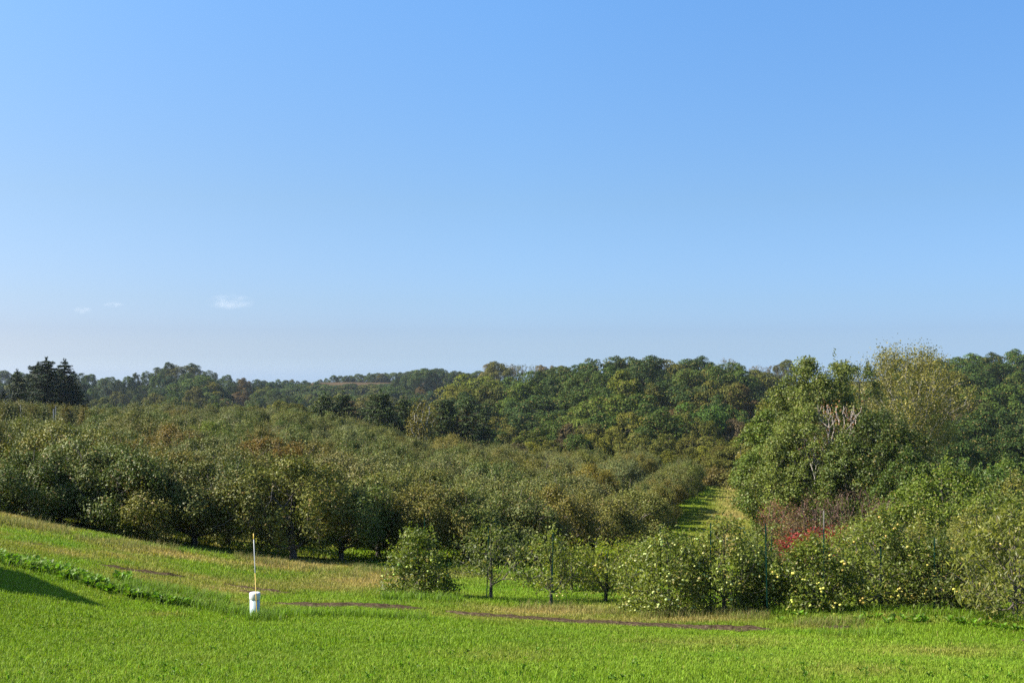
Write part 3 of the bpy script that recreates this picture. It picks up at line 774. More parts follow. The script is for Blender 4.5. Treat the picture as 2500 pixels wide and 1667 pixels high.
# ------------------------------------------------------------------ golden apple trees on the right and their stakes
def apple_mesh():
    nu, nv, r = 12, 9, .039
    V, Fc, T = [], [], []
    for j in range(nv+1):
        ph = PI*j/nv; rr = math.sin(ph)*r*(1.0+.06*math.cos(ph)); z = math.cos(ph)*r*.92
        if j <= 2: z -= .010*(1-j/3)**1.0
        if j >= nv-1: z += .006
        for i in range(nu):
            a = 2*PI*i/nu; V.append((rr*math.cos(a), rr*math.sin(a), z))
    for j in range(nv):
        for i in range(nu):
            a, b = j*nu+i, j*nu+(i+1) % nu; Fc.append((a, a+nu, b+nu, b))
    V2, F2 = tubes(np.array([[0, 0, r*.7]]), np.array([[.004, 0, r*1.5]]), np.array([.0018]), np.array([.0016]), 5)
    m, t, out = new_mat('golden_apple_skin')
    oc = N(t, 'ShaderNodeObjectInfo').outputs['Color']
    co = N(t, 'ShaderNodeTexCoord').outputs['Object']
    n = N(t, 'ShaderNodeTexNoise'); n.inputs['Scale'].default_value = 40; t.links.new(co, n.inputs['Vector'])
    k = ramp(t, n.outputs['Fac'], [(.35, (.85, .95, .8)), (.65, (1.08, 1.02, 1))])
    c = mixc(t, oc, k, 1.0, 'MULTIPLY')
    p = N(t, 'ShaderNodeBsdfPrincipled'); t.links.new(c, p.inputs['Base Color']); p.inputs['Roughness'].default_value = .38
    t.links.new(p.outputs[0], out.inputs[0])
    return mesh_np('apple', np.concatenate([np.array(V), V2]), [np.concatenate([np.array(Fc), F2+len(V)])], m, smooth=True)
APPLE_FRUIT = apple_mesh()

def row_tree(seed, px, py, d, wpx, top, label, n_app, col, bottom=.06, dens=1.0, prof='bush', lean=0.0, leaf=(.078, .034), app_col=(.37, .36, .085), n_shoot=16, trunk_h=.55, droop=.6, open_=.55, ncl=150, group='golden apple trees along the right of the lawn', name='apple_tree', mat=None, per=34, sig=.095, lump=.30):
    rng = R(seed)
    x = (px-CX)/F*d; z = H1(x, d); h = -(top-HY)/F*d - z; rx = wpx/2/F*d
    profs = {'bush': lambda t: np.clip(np.sin(np.clip(t*.75+.27, 0, 1)*PI), 0, 1)**.7, 'cone': lambda t: np.clip(1.05-.8*t, .12, 1)**.9, 'vase': lambda t: np.clip(.55+.6*t-.75*np.clip(t-.6, 0, 1)*2, .1, 1)}
    C, sh = shell_points(rng, int(ncl*dens), rx, rx*.85, bottom, h*.93, profs[prof], inner=open_*.6, lump=lump, seed=seed*.77)
    C[:, 0] += lean*(C[:, 2]/h)
    tp = C[C[:, 2] > h*.55]; ex = shoots(rng, tp[rng.choice(len(tp), min(n_shoot, len(tp)), replace=False)], 15, h*.20, leaf[0]*1.05, leaf[1]*.85)
    tr = [(0, 0, -.15), (.01, 0, trunk_h*.5), (.02+lean*.1, .02, trunk_h), (lean*.4, 0, h*.55), (lean*.7, .02, h*.8)]
    crown, wood = tree_meshes('row_apple', rng, C, tr, mat or M_ROW_LEAF, M_BARK, per, sig, leaf[0], leaf[1], (0, 0, h*.45), r_tip=.0042, extra=ex, droop=droop, power=2.15)
    e = place_tree(name, (crown, wood), x, d, label, 'tree', group, 1.0, 0, col, z=z)
    # fruit hangs on the outside of the crown, mostly on the side of the light and low down
    if n_app:
        wgt = sh**3*(1.25-C[:, 2]/h*.6)*np.where(C[:, 1] < .1, 1.6, .3)
        ii = rng.choice(len(C), min(int(n_app*.62), len(C)), replace=False, p=wgt/wgt.sum()); ii = np.concatenate([ii, rng.choice(ii, n_app-len(ii))])
        for q in ii:
            o = unit(C[q]*np.array([1, 1, .3]))
            pos = C[q] + o*rng.uniform(.02, .10) + np.array([-.02, -.08, -.05]) + rng.normal(0, .03, 3)
            pos[2] = max(pos[2], .06)
            a = obj('apple', APPLE_FRUIT, e, tuple(pos), tuple(np.clip(np.array(app_col)*(1+rng.normal(0, .08, 3)), 0, 1)))
            s = rng.uniform(.58, .84); a.scale = (s, s, s); a.rotation_euler = (rng.normal(0, .3), rng.normal(0, .3), rng.uniform(0, 6))
    return e

GA = (.135, .178, .022); GB = (.155, .195, .028); GY = (.185, .22, .016); GP = (.22, .22, .05)
ROW = [
    dict(seed=401, px=1020, py=1450, d=23.8, wpx=172, top=1290, n_app=46, col=GA, prof='cone', label='drooping pyramid apple tree full of fruit, alone nearest the white pipe', ncl=190, app_col=(.32, .35, .085)),
    dict(seed=402, px=1198, py=1462, d=24.0, wpx=205, top=1268, n_app=2, col=(.11, .14, .028), prof='bush', bottom=.50, trunk_h=.62, per=24, lump=.4, label='thin open apple tree with a bare pale forked trunk', dens=.66, open_=.8, ncl=150),
    dict(seed=403, px=1345, py=1476, d=23.3, wpx=165, top=1288, n_app=2, col=GB, prof='bush', bottom=.28, per=25, lump=.4, label='small open apple tree tied to the third green stake', dens=.66, ncl=140),
    dict(seed=404, px=1478, py=1470, d=23.6, wpx=190, top=1312, n_app=4, col=GY, prof='vase', bottom=.24, per=25, lump=.42, label='yellow green young apple tree with low spreading limbs', dens=.75, ncl=150, app_col=(.55, .42, .08)),
    dict(seed=405, px=1632, py=1497, d=21.5, wpx=215, top=1282, n_app=95, col=GB, prof='bush', bottom=.08, label='broad apple tree heavy with yellow fruit right of the young trees', ncl=230, app_col=(.34, .36, .12)),
    dict(seed=406, px=1768, py=1492, d=21.7, wpx=200, top=1248, n_app=70, col=GB, prof='bush', bottom=.08, label='tall fruiting apple tree standing in front of the mown aisle', ncl=200, app_col=(.34, .36, .12), n_shoot=24),
    dict(seed=407, px=1868, py=1496, d=22.0, wpx=120, top=1330, n_app=28, col=GA, prof='bush', bottom=.06, label='narrow apple tree around the tallest dark green stake', ncl=120),
    dict(seed=408, px=1985, py=1494, d=21.4, wpx=185, top=1300, n_app=58, col=GA, prof='bush', bottom=.06, label='dense apple tree with yellow fruit in front of the red sumac', ncl=220, app_col=(.50, .46, .10)),
    dict(seed=409, px=2150, py=1490, d=21.6, wpx=225, top=1228, n_app=34, col=GB, prof='bush', bottom=.10, label='tall apple tree with a leaning top shoot and few golden fruit', ncl=240, app_col=(.42, .30, .07), n_shoot=26),
    dict(seed=410, px=2290, py=1494, d=21.2, wpx=200, top=1300, n_app=32, col=(.10, .135, .022), prof='bush', bottom=.05, label='shaded apple tree between the tall one and the right frame edge', ncl=200, app_col=(.52, .42, .09)),
]
for r_ in ROW: row_tree(**r_)
# second line of the same trees a little farther back
row_tree(seed=421, px=1560, py=1450, d=27.5, wpx=150, top=1318, n_app=10, col=GB, label='apple tree in the second line behind the broad fruiting one', ncl=120, n_shoot=10)
row_tree(seed=422, px=2060, py=1450, d=26.0, wpx=190, top=1282, n_app=12, col=GB, label='apple tree in the second line below the tangle of red twigs', ncl=150, app_col=(.5, .45, .1))
row_tree(seed=423, px=2245, py=1450, d=25.5, wpx=190, top=1262, n_app=12, col=GP, label='pale apple tree in the second line with golden fruit near its top', ncl=150, app_col=(.58, .42, .09))
row_tree(seed=424, px=2385, py=1450, d=24.5, wpx=200, top=1215, n_app=8, col=GP, label='pale leaved fruit tree behind the drooping tree at the right edge', ncl=170, app_col=(.58, .42, .09), n_shoot=24)
row_tree(seed=425, px=1890, py=1450, d=27.0, wpx=120, top=1335, n_app=6, col=(.10, .115, .03), label='thin apple tree in the second line behind the tallest stake', ncl=90)
row_tree(seed=426, px=1395, py=1440, d=28.0, wpx=180, top=1330, n_app=2, col=GY, label='bright young apple tree in the second line between two green stakes', ncl=120, n_shoot=10)
# long leaved tree at the right edge
row_tree(seed=431, px=2478, py=1512, d=19.8, wpx=270, top=1205, n_app=0, col=(.175, .195, .032), prof='bush', bottom=.12, leaf=(.125, .034), label='tree with long drooping yellow green leaves at the right frame edge', n_shoot=14, ncl=230, droop=1.4, group=None, name='peach_tree', per=22, sig=.10)

M_STAKE = plain_material('green_enamel', (.004, .020, .015), .9, .0, .3, 12, .0)
M_STAKE_TIP = plain_material('white_enamel', (.10, .095, .09), .8, 0, .35, 25, .2)
def stake(px, bot, top, d, label, white=False, tilt=0.0, group='green steel stakes of the golden apple trees'):
    x = (px-CX)/F*d; zt = -(top-HY)/F*d; zg = H1(x, d); h = zt-zg
    e = thing('metal_stake', (x, d, zg), label, 'stake', group, rz=radians(20*math.sin(px)))
    e.rotation_euler[1] = tilt
    def tee(z0, z1, wd=.025, th=.005, dp=.022):
        prof = [(-wd/2, 0), (wd/2, 0), (wd/2, th), (th/2, th), (th/2, dp), (-th/2, dp), (-th/2, th), (-wd/2, th)]
        n = len(prof); V = [(a, -b, z0) for a, b in prof]+[(a, -b, z1) for a, b in prof]
        Fq = [(i, (i+1) % n, n+(i+1) % n, n+i) for i in range(n)]
        Fq += [(n, n+1, n+2, n+7), (n+3, n+4, n+5, n+6)]
        return np.array(V), np.array(Fq)
    split = h*.82
    V, Fq = tee(-.3, split)
    k = int((split-.2)/.09); VV, FF = [V], [Fq]; o = len(V)
    for i in range(k):
        a, b = tubes(np.array([[0, .0, .2+i*.09]]), np.array([[0, .009, .2+i*.09]]), np.array([.007]), np.array([.006]), 6); VV.append(a); FF.append(b+o); o += len(a)
    obj('post_shaft', mesh_np('stake_shaft', np.concatenate(VV), [np.concatenate(FF)], M_STAKE), e)
    V, Fq = tee(split, h)
    obj('post_tip', mesh_np('stake_tip', V, [Fq], M_STAKE_TIP if white else M_STAKE), e)
STK = [(1037, 1262, 23.9, 'first green stake, rising out of the drooping fruit tree nearest the pipe', 0, 0), (1188, 1288, 23.6, 'green stake beside the bare pale trunk of the thin open tree', 0, .03), (1347, 1300, 22.9, 'dark stake on the small open tree, third from the pipe', 0, .02),
       (1482, 1318, 23.4, 'dark stake within the yellow green young tree', 0, .02), (1612, 1286, 21.6, 'stake with a teal tip just above the broad fruiting tree', 0, 0), (1735, 1276, 21.4, 'blue green stake standing clear against the mown aisle', 0, 0),
       (1873, 1277, 21.0, 'tallest dark green stake, standing bare against red twigs', 0, -.02), (1884, 1308, 26.8, 'thinner second stake just right of the tallest dark green one', 0, 0),
       (2011, 1246, 21.1, 'stake with a long white top in front of the red sumac', 1, 0), (2150, 1302, 21.2, 'dark stake inside the tall apple tree with the leaning shoot', 0, 0), (2281, 1312, 20.9, 'dark stake in the shaded apple tree near the right edge', 0, 0), (2106, 1318, 25.4, 'short far stake between the white topped one and the tall tree', 0, 0)]
for px, top, d, lab, wh, ti in STK: stake(px, 0, top, d, lab, bool(wh), ti)

# ------------------------------------------------------------------ white pipe and marker rod
def lathe(prof, k=32):
    P = np.array(prof, float); n = len(P); a = np.arange(k)*2*PI/k
    V = np.stack([P[:, None, 0]*np.cos(a), P[:, None, 0]*np.sin(a), np.broadcast_to(P[:, 1:2], (n, k))], -1).reshape(-1, 3)
    i = np.arange(n-1)[:, None]*k; j = np.arange(k)[None]; j2 = (j+1) % k
    return V, np.stack([i+j, i+j2, i+k+j2, i+k+j], -1).reshape(-1, 4)
M_PVC_SHADE = plain_material('white_plastic_shade_tint', (.36, .44, .47), .4, 0, .10, 9)  # bluish sky-lit shade of the white shaft is put into this colour
M_PVC_CAP = plain_material('white_plastic_cap', (.64, .63, .62), .4, 0, .05, 9)
x, y, z = G(622, 1507)
d = y; hp = (1507-1446)/F*d; rp = 11.8/F*d; hc = 16/F*d
e = thing('standpipe', (x, y, z), 'capped white plastic pipe standing upright in the lawn edge', 'pipe')
V, Fq = lathe([(rp*.92, -.3), (rp, -.3), (rp, hp-hc+.004), (rp*.92, hp-hc+.004)])
obj('pipe_shaft', mesh_np('pipe_shaft', V, [Fq], M_PVC_SHADE, smooth=True), e)
rc = rp*1.12
V, Fq = lathe([(rp*1.001, hp-hc-.002), (rc-.003, hp-hc-.002), (rc, hp-hc+.002), (rc, hp-.014), (rc-.004, hp-.004), (rc-.012, hp), (0.0001, hp+.002)])
obj('pipe_cap', mesh_np('pipe_cap', V, [Fq], M_PVC_CAP, smooth=False), e)
# rod
x2, y2, z2 = (628-CX)/F*(d-.16), d-.16, 0; z2 = H1(x2, y2)
top = np.array(ray(619, 1302, d-.10)); base = np.array([x2, y2, z2-.1])
def along(px, py): return None
ax = top-base
e = thing('marker_rod', (x2, y2, z2), 'thin yellow marker rod with a white sleeve, leaning in front of the white pipe', 'marker rod')
M_YEL = plain_material('yellow_fibreglass', (.50, .33, .015), .45, 0, .12, 30); M_SLV = plain_material('white_sleeve', (.36, .37, .40), .5, 0, .08, 30)
def rodpart(nm, f0, f1, r, m):
    V, Fq = tubes(np.array([base+ax*f0]), np.array([base+ax*f1]), np.array([r]), np.array([r]), 10)
    n = 10; cap = np.array([[n+i for i in range(n)]])
    me = mesh_np(nm, V-np.array([x2, y2, z2]), [Fq, cap], m, smooth=False); obj(nm, me, e)
rodpart('rod_shaft', 0, .565, .0072, M_YEL); rodpart('white_sleeve', .565, .94, .0076, M_SLV); rodpart('yellow_tip', .94, 1.0, .0095, M_YEL)

# ------------------------------------------------------------------ big trees right of the aisle
def big_tree(seed, px, d, top, label, rx, col, z0f=.1, prof=None, nl=120, rl=.8, nleaf=16000, leaf=(.17, .13), mat=None, bark=None, name='tree', group=None, ry=None, cap=.28, r_tip=.018, base_py=None, wood_scale=1., cat='tree', lump=.2, up=.35, k=5, dz=0.0):
    rng = R(seed); x = (px-CX)/F*d; z = H1(x, d)+dz; h = -(top-HY)/F*d - z
    prof = prof or (lambda t: np.clip(np.sin(np.clip(t*.8+.2, 0, 1)*PI), 0, 1)**.6)
    V, cl, C = lobes_crown(rng, rx, ry or rx, h*z0f, h*.93, prof, nl, rl, nleaf, leaf[0], leaf[1], lump=lump, seed=seed*.61, up=up, rnd=.8, shellf=(.45, 1.15))
    tp = C[C[:, 2] > h*.35]; ex = shoots(rng, tp[rng.choice(len(tp), min(len(tp), max(12, nl//2)), replace=False)]+np.array([0, 0, rl*.5]), 34, rl*1.2, leaf[0]*1.1, leaf[1]*.8, spread=rl*.16)
    V = np.concatenate([V, ex[0]]); cl = np.concatenate([cl, ex[1]])
    crown = leaf_mesh(name+'_crown', rng, V, mat or M_BROAD, cl)
    tr = [(0, 0, -.3), (.05, 0, h*.12), (-.05, .1, h*.3), (.1, 0, h*.5), (0, .05, h*.72), (0, 0, h*.85)]
    A, B, ra, rb = skeleton(rng, C, tr, r_tip, 2.3, wood_scale, cap=cap)
    TV, TF = tubes(A, B, ra, rb, k)
    wood = mesh_np(name+'_wood', TV, [TF], bark or M_BARK_DARK, smooth=True)
    return place_tree(name, (crown, wood), x, d, label, cat, group, 1.0, 0, col, z=z)

pr_round = lambda t: np.clip(np.sin(np.clip(t*.82+.18, 0, 1)*PI), 0, 1)**.55
pr_point = lambda t: np.clip(1.12-t**1.4, .04, 1)**.8*np.clip(t*5+.45, 0, 1)
pr_tall = lambda t: np.clip(np.sin(np.clip(t*.72+.24, 0, 1)*PI), .03, 1)**.8
SG = 'tall trees along the right of the mown aisle'
big_tree(501, 2000, 72, 868, 'tallest full green tree right of the mown aisle with light left side', 3.9, (.118, .150, .028), .06, lambda t: np.clip(1.08-.72*t**1.6, .05, 1)*np.clip(t*4+.5, 0, 1), nl=340, rl=.68, nleaf=72000, leaf=(.14, .11), group=SG)
big_tree(502, 1880, 68, 1000, 'lower bushy green tree whose skirt overhangs the mown aisle', 2.0, (.105, .155, .022), .02, pr_round, nl=140, rl=.52, nleaf=24000, leaf=(.13, .10), group=SG)
big_tree(503, 1965, 64, 985, 'rounded light green tree below the white dead branches', 2.5, (.125, .16, .028), .04, pr_round, nl=160, rl=.55, nleaf=26000, leaf=(.13, .10), group=SG)
big_tree(504, 2150, 62, 1010, 'very dark green dense tree right of the white dead branches', 2.7, (.048, .072, .009), .05, pr_round, nl=150, rl=.62, nleaf=26000, leaf=(.14, .11), group=SG)
big_tree(505, 2215, 58, 1105, 'dark green small tree at the foot of the very dark one', 1.5, (.06, .098, .012), .05, pr_tall, nl=70, rl=.45, nleaf=12000, leaf=(.125, .1), group=SG)
big_tree(506, 2098, 79, 878, 'narrow dark leafy top between the tallest green tree and the tan poplar', 3.0, (.07, .10, .02), .15, pr_tall, nl=90, rl=.5, nleaf=14000, leaf=(.135, .11), group=SG)
big_tree(507, 1880, 82, 975, 'yellowing tree on the left flank of the tall green group', 2.0, (.15, .15, .020), .04, pr_round, nl=90, rl=.6, nleaf=14000, leaf=(.15, .11), group=SG)
big_tree(508, 1850, 99, 1060, 'golden green bush tree at the far right corner of the mown aisle', 1.8, (.165, .14, .02), .03, pr_round, nl=60, rl=.6, nleaf=6000, leaf=(.19, .14), group=SG)

def limb_tree(seed, px, d, top, rx, label, col, nC, per, sig, leaf, prof, z0f, barkm, name, r_tip, group=None, leafmat=None, z_base=None, cat='tree', trunk_f=.35, cap=.25, lean=0, ry=None, dz=0.0, power=2.3, up_pull=.6, sag=-.05, parts=('trunk', 'crown'), lump=.18, inner=.25):
    """Open tree whose pale wood shows through thin leaves."""
    rng = R(seed); x = (px-CX)/F*d; zg = H1(x, d)+dz; z = zg if z_base is None else z_base; h = -(top-HY)/F*d - z
    C, sh = shell_points(rng, nC, rx, ry or rx, h*z0f, h*.97, prof, inner=inner, lump=lump, seed=seed*.3)
    tr = [(0, 0, -.3), (.03, 0, h*trunk_f*.5), (0, .04, h*trunk_f)]
    V, cl = crown_leaves(rng, C, per, sig, leaf[0], leaf[1], np.array([0, 0, h*.4]), flat=1.4)
    A, B, ra, rb = skeleton(rng, C, tr, r_tip, power, 1, cap=cap, sag=sag, up_pull=up_pull, alpha=.8)
    TV, TF = tubes(A, B, ra, rb, 5)
    return place_tree(name, (leaf_mesh(name+'_crown', rng, V, leafmat or M_BROAD, cl), mesh_np(name+'_wood', TV, [TF], barkm, smooth=True)), x, d, label, cat, group, 1, 0, col, z=z, parts=parts)
pr_vase = lambda t: np.clip(.25+1.0*t, 0, 1)*np.clip(2.6*(1.03-t), .0, 1)**.5
limb_tree(511, 2206, 92, 848, 6.2, 'tan olive poplar with many pale upright limbs showing through thin leaves', (.195, .180, .038), 720, 48, .36, (.17, .12), pr_vase, .16, M_BARK_POPLAR, 'poplar_tree', .010, SG, trunk_f=.22, cap=.22, power=2.25)
limb_tree(512, 2050, 63.4, 978, 1.5, 'dead tree with bare white branches and a few orange leaves among green crowns', (.28, .13, .06), 150, 3, .20, (.12, .09), lambda t: .25+.75*t, .52, M_BARK_WHITE, 'dead_tree', .010, None, trunk_f=.5, cap=.10, power=2.2)
limb_tree(513, 1990, 63.6, 1030, 1.0, 'small orange leaved sapling poking out of the light green tree', (.25, .12, .04), 40, 6, .2, (.15, .11), pr_round, .62, M_BARK_PALE, 'maple_sapling', .01, None, trunk_f=.5, cap=.06)
big_tree(509, 2062, 61.5, 1062, 'round green tree directly under the bare white branches', 1.35, (.09, .125, .022), .03, pr_round, nl=90, rl=.45, nleaf=14000, leaf=(.125, .1), group=SG)
for px_, d_, tp_, c_, lb_ in ((1738, 105, 1150, (.15, .12, .03), 'brownish yellow shrub closing the far left end of the aisle'), (1775, 104, 1158, (.13, .13, .03), 'olive shrub in the middle of the far end of the aisle'), (1812, 103, 1150, (.16, .14, .025), 'golden shrub at the far right end of the aisle')):
    big_tree(530+px_, px_, d_, tp_, lb_, 1.25, c_, .0, pr_round, nl=50, rl=.5, nleaf=5000, leaf=(.16, .11), group='shrubs at the far end of the mown aisle', name='bush', cat='bush', cap=.05, r_tip=.01)
# bushes of the middle ground at right
BG = 'bushes between the golden apple trees and the tall trees'
big_tree(521, 2300, 46, 1132, 'bright green bush in front of the dark woods at right', 1.9, (.105, .150, .012), .0, pr_round, nl=90, rl=.5, nleaf=12000, leaf=(.12, .08), group=BG, name='bush', cat='bush', cap=.06, r_tip=.012)
big_tree(522, 2235, 40, 1210, 'low yellow green bush right of the red twigs', 1.1, (.115, .155, .012), .0, pr_round, nl=60, rl=.38, nleaf=7000, leaf=(.10, .07), group=BG, name='bush', cat='bush', cap=.05, r_tip=.01)
big_tree(523, 2420, 42, 1188, 'broad mid green bush behind the pale fruit tree at right', 1.7, (.095, .135, .014), .0, pr_round, nl=80, rl=.48, nleaf=10000, leaf=(.11, .08), group=BG, name='bush', cat='bush', cap=.05, r_tip=.01)
big_tree(524, 2500, 50, 1168, 'olive bush against the right frame edge', 2.0, (.135, .14, .02), .0, pr_round, nl=80, rl=.5, nleaf=9000, leaf=(.12, .08), group=BG, name='bush', cat='bush', cap=.05, r_tip=.01)
big_tree(525, 2365, 62, 1140, 'blue green bush rising before the shaded hillside', 2.2, (.07, .125, .022), .0, pr_round, nl=80, rl=.6, nleaf=9000, leaf=(.15, .11), group=BG, name='bush', cat='bush', cap=.05, r_tip=.01)
big_tree(526, 2490, 68, 1128, 'light green feathery bush at right below the woods', 2.3, (.10, .155, .022), .0, pr_round, nl=80, rl=.6, nleaf=9000, leaf=(.15, .10), group=BG, name='bush', cat='bush', cap=.05, r_tip=.01)
big_tree(527, 2120, 34, 1262, 'yellow green bush beneath the red twigs', .85, (.115, .14, .022), .0, pr_round, nl=44, rl=.3, nleaf=4500, leaf=(.085, .055), group=BG, name='bush', cat='bush', cap=.04, r_tip=.008)
big_tree(528, 1872, 44, 1268, 'small yellow green bush at the near right corner of the aisle', .75, (.12, .15, .028), .0, pr_round, nl=36, rl=.3, nleaf=4000, leaf=(.09, .06), group=BG, name='bush', cat='bush', cap=.04, r_tip=.008)
# red twigged thicket and sumac
TG = 'red twigged shrubs under the tall trees'
for i, (px, d, top, rx, dens, col, lab) in enumerate(((1905, 45, 1222, 1.15, 14, (.17, .065, .04), 'shrub of reddish bare twigs nearest the mown aisle'), (1995, 44, 1205, 1.2, 7, (.12, .06, .04), 'tangle of grey brown bare twigs above the red sumac'),
                                                 (2090, 46, 1185, 1.2, 5, (.10, .06, .035), 'tall brown twig tangle below the very dark tree'), (2165, 44, 1215, 1.0, 5, (.14, .06, .035), 'brown twig tangle at the right end of the thicket'), (1945, 40, 1262, .9, 9, (.14, .10, .03), 'low twiggy shrub with dull green leaves behind the sumac'))):
    limb_tree(541+i, px, d, top, rx, lab, col, 240, dens, .10, (.085, .04), lambda t: np.clip(.5+.6*t, 0, 1)*np.clip(3*(1.03-t), 0, 1)**.5, .12, M_TWIG_RED, 'twiggy_shrub', .0065, TG, trunk_f=.05, cap=.03, cat='shrub', power=2.6, parts=('stems', 'foliage'))
SGp = 'red leaved sumac clumps'
for i, (px, d, top, rx, lab, col) in enumerate(((1935, 34, 1310, .5, 'crimson sumac clump left of the white topped stake', (.21, .020, .018)), (1990, 34.6, 1296, .6, 'broad crimson sumac clump directly behind the white topped stake', (.23, .023, .020)), (2048, 34.2, 1296, .48, 'red sumac clump right of the white topped stake', (.20, .030, .020)), (2100, 35, 1285, .45, 'small red sumac at the right end of the red patch', (.17, .03, .025)))):
    limb_tree(551+i, px, d, top, rx, lab, col, 95, 24, .11, (.10, .036), lambda t: np.clip(.7+.5*t, 0, 1)*np.clip(4*(1.03-t), 0, 1)**.5, .35, M_TWIG_RED, 'sumac_shrub', .006, SGp, trunk_f=.12, cap=.03, cat='shrub', parts=('stems', 'foliage'))

# ------------------------------------------------------------------ spruces
def spruce_mesh(seed, h=10.0, r=3.0, ncard=9000, ragged=.25, L=.42, W=.10, inner=0):
    rng = R(seed); Vs = []; A, B = [], []
    lev = np.arange(.05*h, h*.985, .24)+rng.uniform(-.1, .1, len(np.arange(.05*h, h*.985, .24)))
    per = max(20, int(ncard/(len(lev)*8)))
    for z in lev:
        t = z/h; bl = r*(1-t)**.5*rng.uniform(1-ragged, 1.1) + .12
        nb = max(4, int(9-4*t)); a0 = rng.uniform(0, 6.28)
        for j in range(nb):
            a = a0+2*PI*j/nb+rng.normal(0, .18); b = bl*rng.uniform(1-ragged, 1.15)
            if rng.random() < .10*ragged*3: b *= 1.3
            n = max(6, int(per*(.3+b/r)))
            s = rng.random(n)**.7
            drop = -.28*b*s+.20*b*s**3 + rng.normal(0, .02)
            wid = .16*b*(1-s*.7)+.05
            off = rng.normal(0, 1, n)*wid
            P = np.stack([np.cos(a)*b*s-np.sin(a)*off, np.sin(a)*b*s+np.cos(a)*off, z+drop-np.abs(rng.normal(0, .10, n))], 1)
            td = np.stack([np.cos(a)+rng.normal(0, .5, n), np.sin(a)+rng.normal(0, .5, n), rng.normal(-.25, .35, n)], 1)
            nr = np.stack([np.cos(a)*.3+rng.normal(0, .5, n), np.sin(a)*.3+rng.normal(0, .5, n), np.full(n, .8)], 1)
            Vs.append(leaves_geo(rng, P, nr, L, W, .2, tdir=td))
            A.append((0, 0, z)); B.append((math.cos(a)*b*.8, math.sin(a)*b*.8, z-.12*b))
    k = 24; a = rng.uniform(0, 6.28, k); P = np.stack([np.cos(a)*.08, np.sin(a)*.08, h*.95+rng.random(k)*h*.06], 1)
    Vs.append(leaves_geo(rng, P, rng.normal(size=(k, 3)), L, W, 0, tdir=np.stack([np.cos(a)*.3, np.sin(a)*.3, np.ones(k)], 1)))
    V = np.concatenate(Vs)
    A = np.array(A, float); B = np.array(B, float)
    TV, TF = tubes(A, B, np.full(len(A), .035), np.full(len(A), .012), 4)
    T2, F2 = tubes(np.array([[0, 0, -.5], [0, 0, h*.5]]), np.array([[0, 0, h*.5], [0, 0, h*.98]]), np.array([.20, .11]), np.array([.11, .02]), 8)
    wood = mesh_np('spruce_wood', np.concatenate([T2, TV]), [np.concatenate([F2, TF+len(T2)])], M_BARK_DARK)
    return leaf_mesh('spruce_crown', rng, V, M_NEEDLE), wood
SPR = [spruce_mesh(601, 10, 3.6, 18000, .4), spruce_mesh(602, 10, 4.6, 22000, .45), spruce_mesh(603, 10, 2.8, 13000, .55)]
SN = (.020, .036, .014); SN2 = (.040, .066, .014)
for px, d, top, k, wd, col, lab, grp in (
        (42, 146, 902, 2, 1.0, SN, 'ragged dark spruce at the left frame edge with a pointed top', 0), (92, 150, 884, 1, 1.0, SN, 'broad dark spruce in the middle of the left spruce clump', 0), (113, 143, 873, 0, 1.05, SN, 'tallest dark spruce, rising above the trellis posts', 0),
        (158, 147, 877, 2, .95, SN, 'thin topped dark spruce with drooping right side', 0), (185, 144, 932, 2, .9, SN, 'low drooping spruce at the right end of the left clump', 0), (8, 150, 955, 2, 1, SN, 'low dark spruce cut by the left frame edge', 0),
        (793, 148, 957, 0, 1.05, SN2, 'dark spruce at the left end of the spruce row below the brown field', 1), (838, 150, 955, 1, .9, SN2, 'broad dark spruce second along the row below the brown field', 1), (905, 149, 972, 2, .9, SN2, 'low dark spruce in the gap of the spruce row', 1), (930, 146, 951, 1, .95, SN2, 'tallest spruce of the middle row, with upswept limbs', 1),
        (985, 150, 965, 0, .9, SN2, 'dark spruce left of the golden tree', 1), (1088, 148, 966, 1, .9, SN2, 'dark spruce just right of the golden tree', 1), (1140, 147, 974, 2, 1.0, SN2, 'dark spruce at the right end of the spruce row', 1), (1180, 150, 1000, 2, 1.0, SN2, 'low dark conifer beyond the right end of the spruce row', 1)):
    x = (px-CX)/F*d; z = H1(x, d); h = -(top-HY)/F*d - z
    place_tree('spruce_tree', SPR[k], x, d, lab, 'tree', ['spruces standing above the orchard at left', 'row of spruces behind the orchard'][grp], wd*(1.25 if grp == 0 else 1.15)*h/10, rngO.uniform(0, 6), col, z=z, sz=h/10)
limb_tree(611, 1032, 141, 976, 2.0, 'golden yellow tree with pale crooked limbs among the dark spruces', (.135, .118, .018), 120, 24, .38, (.26, .18), pr_vase, .30, M_BARK_PALE, 'golden_tree', .03, None, leafmat=M_FOREST, trunk_f=.35, cap=.12)

# ------------------------------------------------------------------ woods on the hills: every crown is a tree of its own
FOREST = {}
def forest_proto(key, seed, prof, rx, nl, rl, nleaf, leaf, z0f=.12, lump=.22, up=.35, bare=False, drip=0):
    rng = R(seed); h = 10.0
    V, cl, C = lobes_crown(rng, rx, rx, h*z0f, h*.95, prof, nl, rl, nleaf, leaf[0], leaf[1], lump=lump, seed=seed*.37, up=up, drip=drip)
    tr = [(0, 0, -.8), (.05, 0, h*.18), (0, .1, h*.4), (.1, 0, h*.7)]
    A, B, ra, rb = skeleton(rng, C, tr, .03, 2.3, 1, cap=.25)
    TV, TF = tubes(A, B, ra, rb, 4)
    FOREST[key] = (leaf_mesh('forest_crown', rng, V, M_FOREST, cl), mesh_np('forest_wood', TV, [TF], M_BARK_PALE if bare else M_BARK_DARK))
forest_proto('round', 701, pr_round, 4.1, 95, 1.05, 15000, (.29, .21))
forest_proto('rounded', 702, pr_round, 4.6, 120, .98, 16000, (.29, .21), lump=.28)
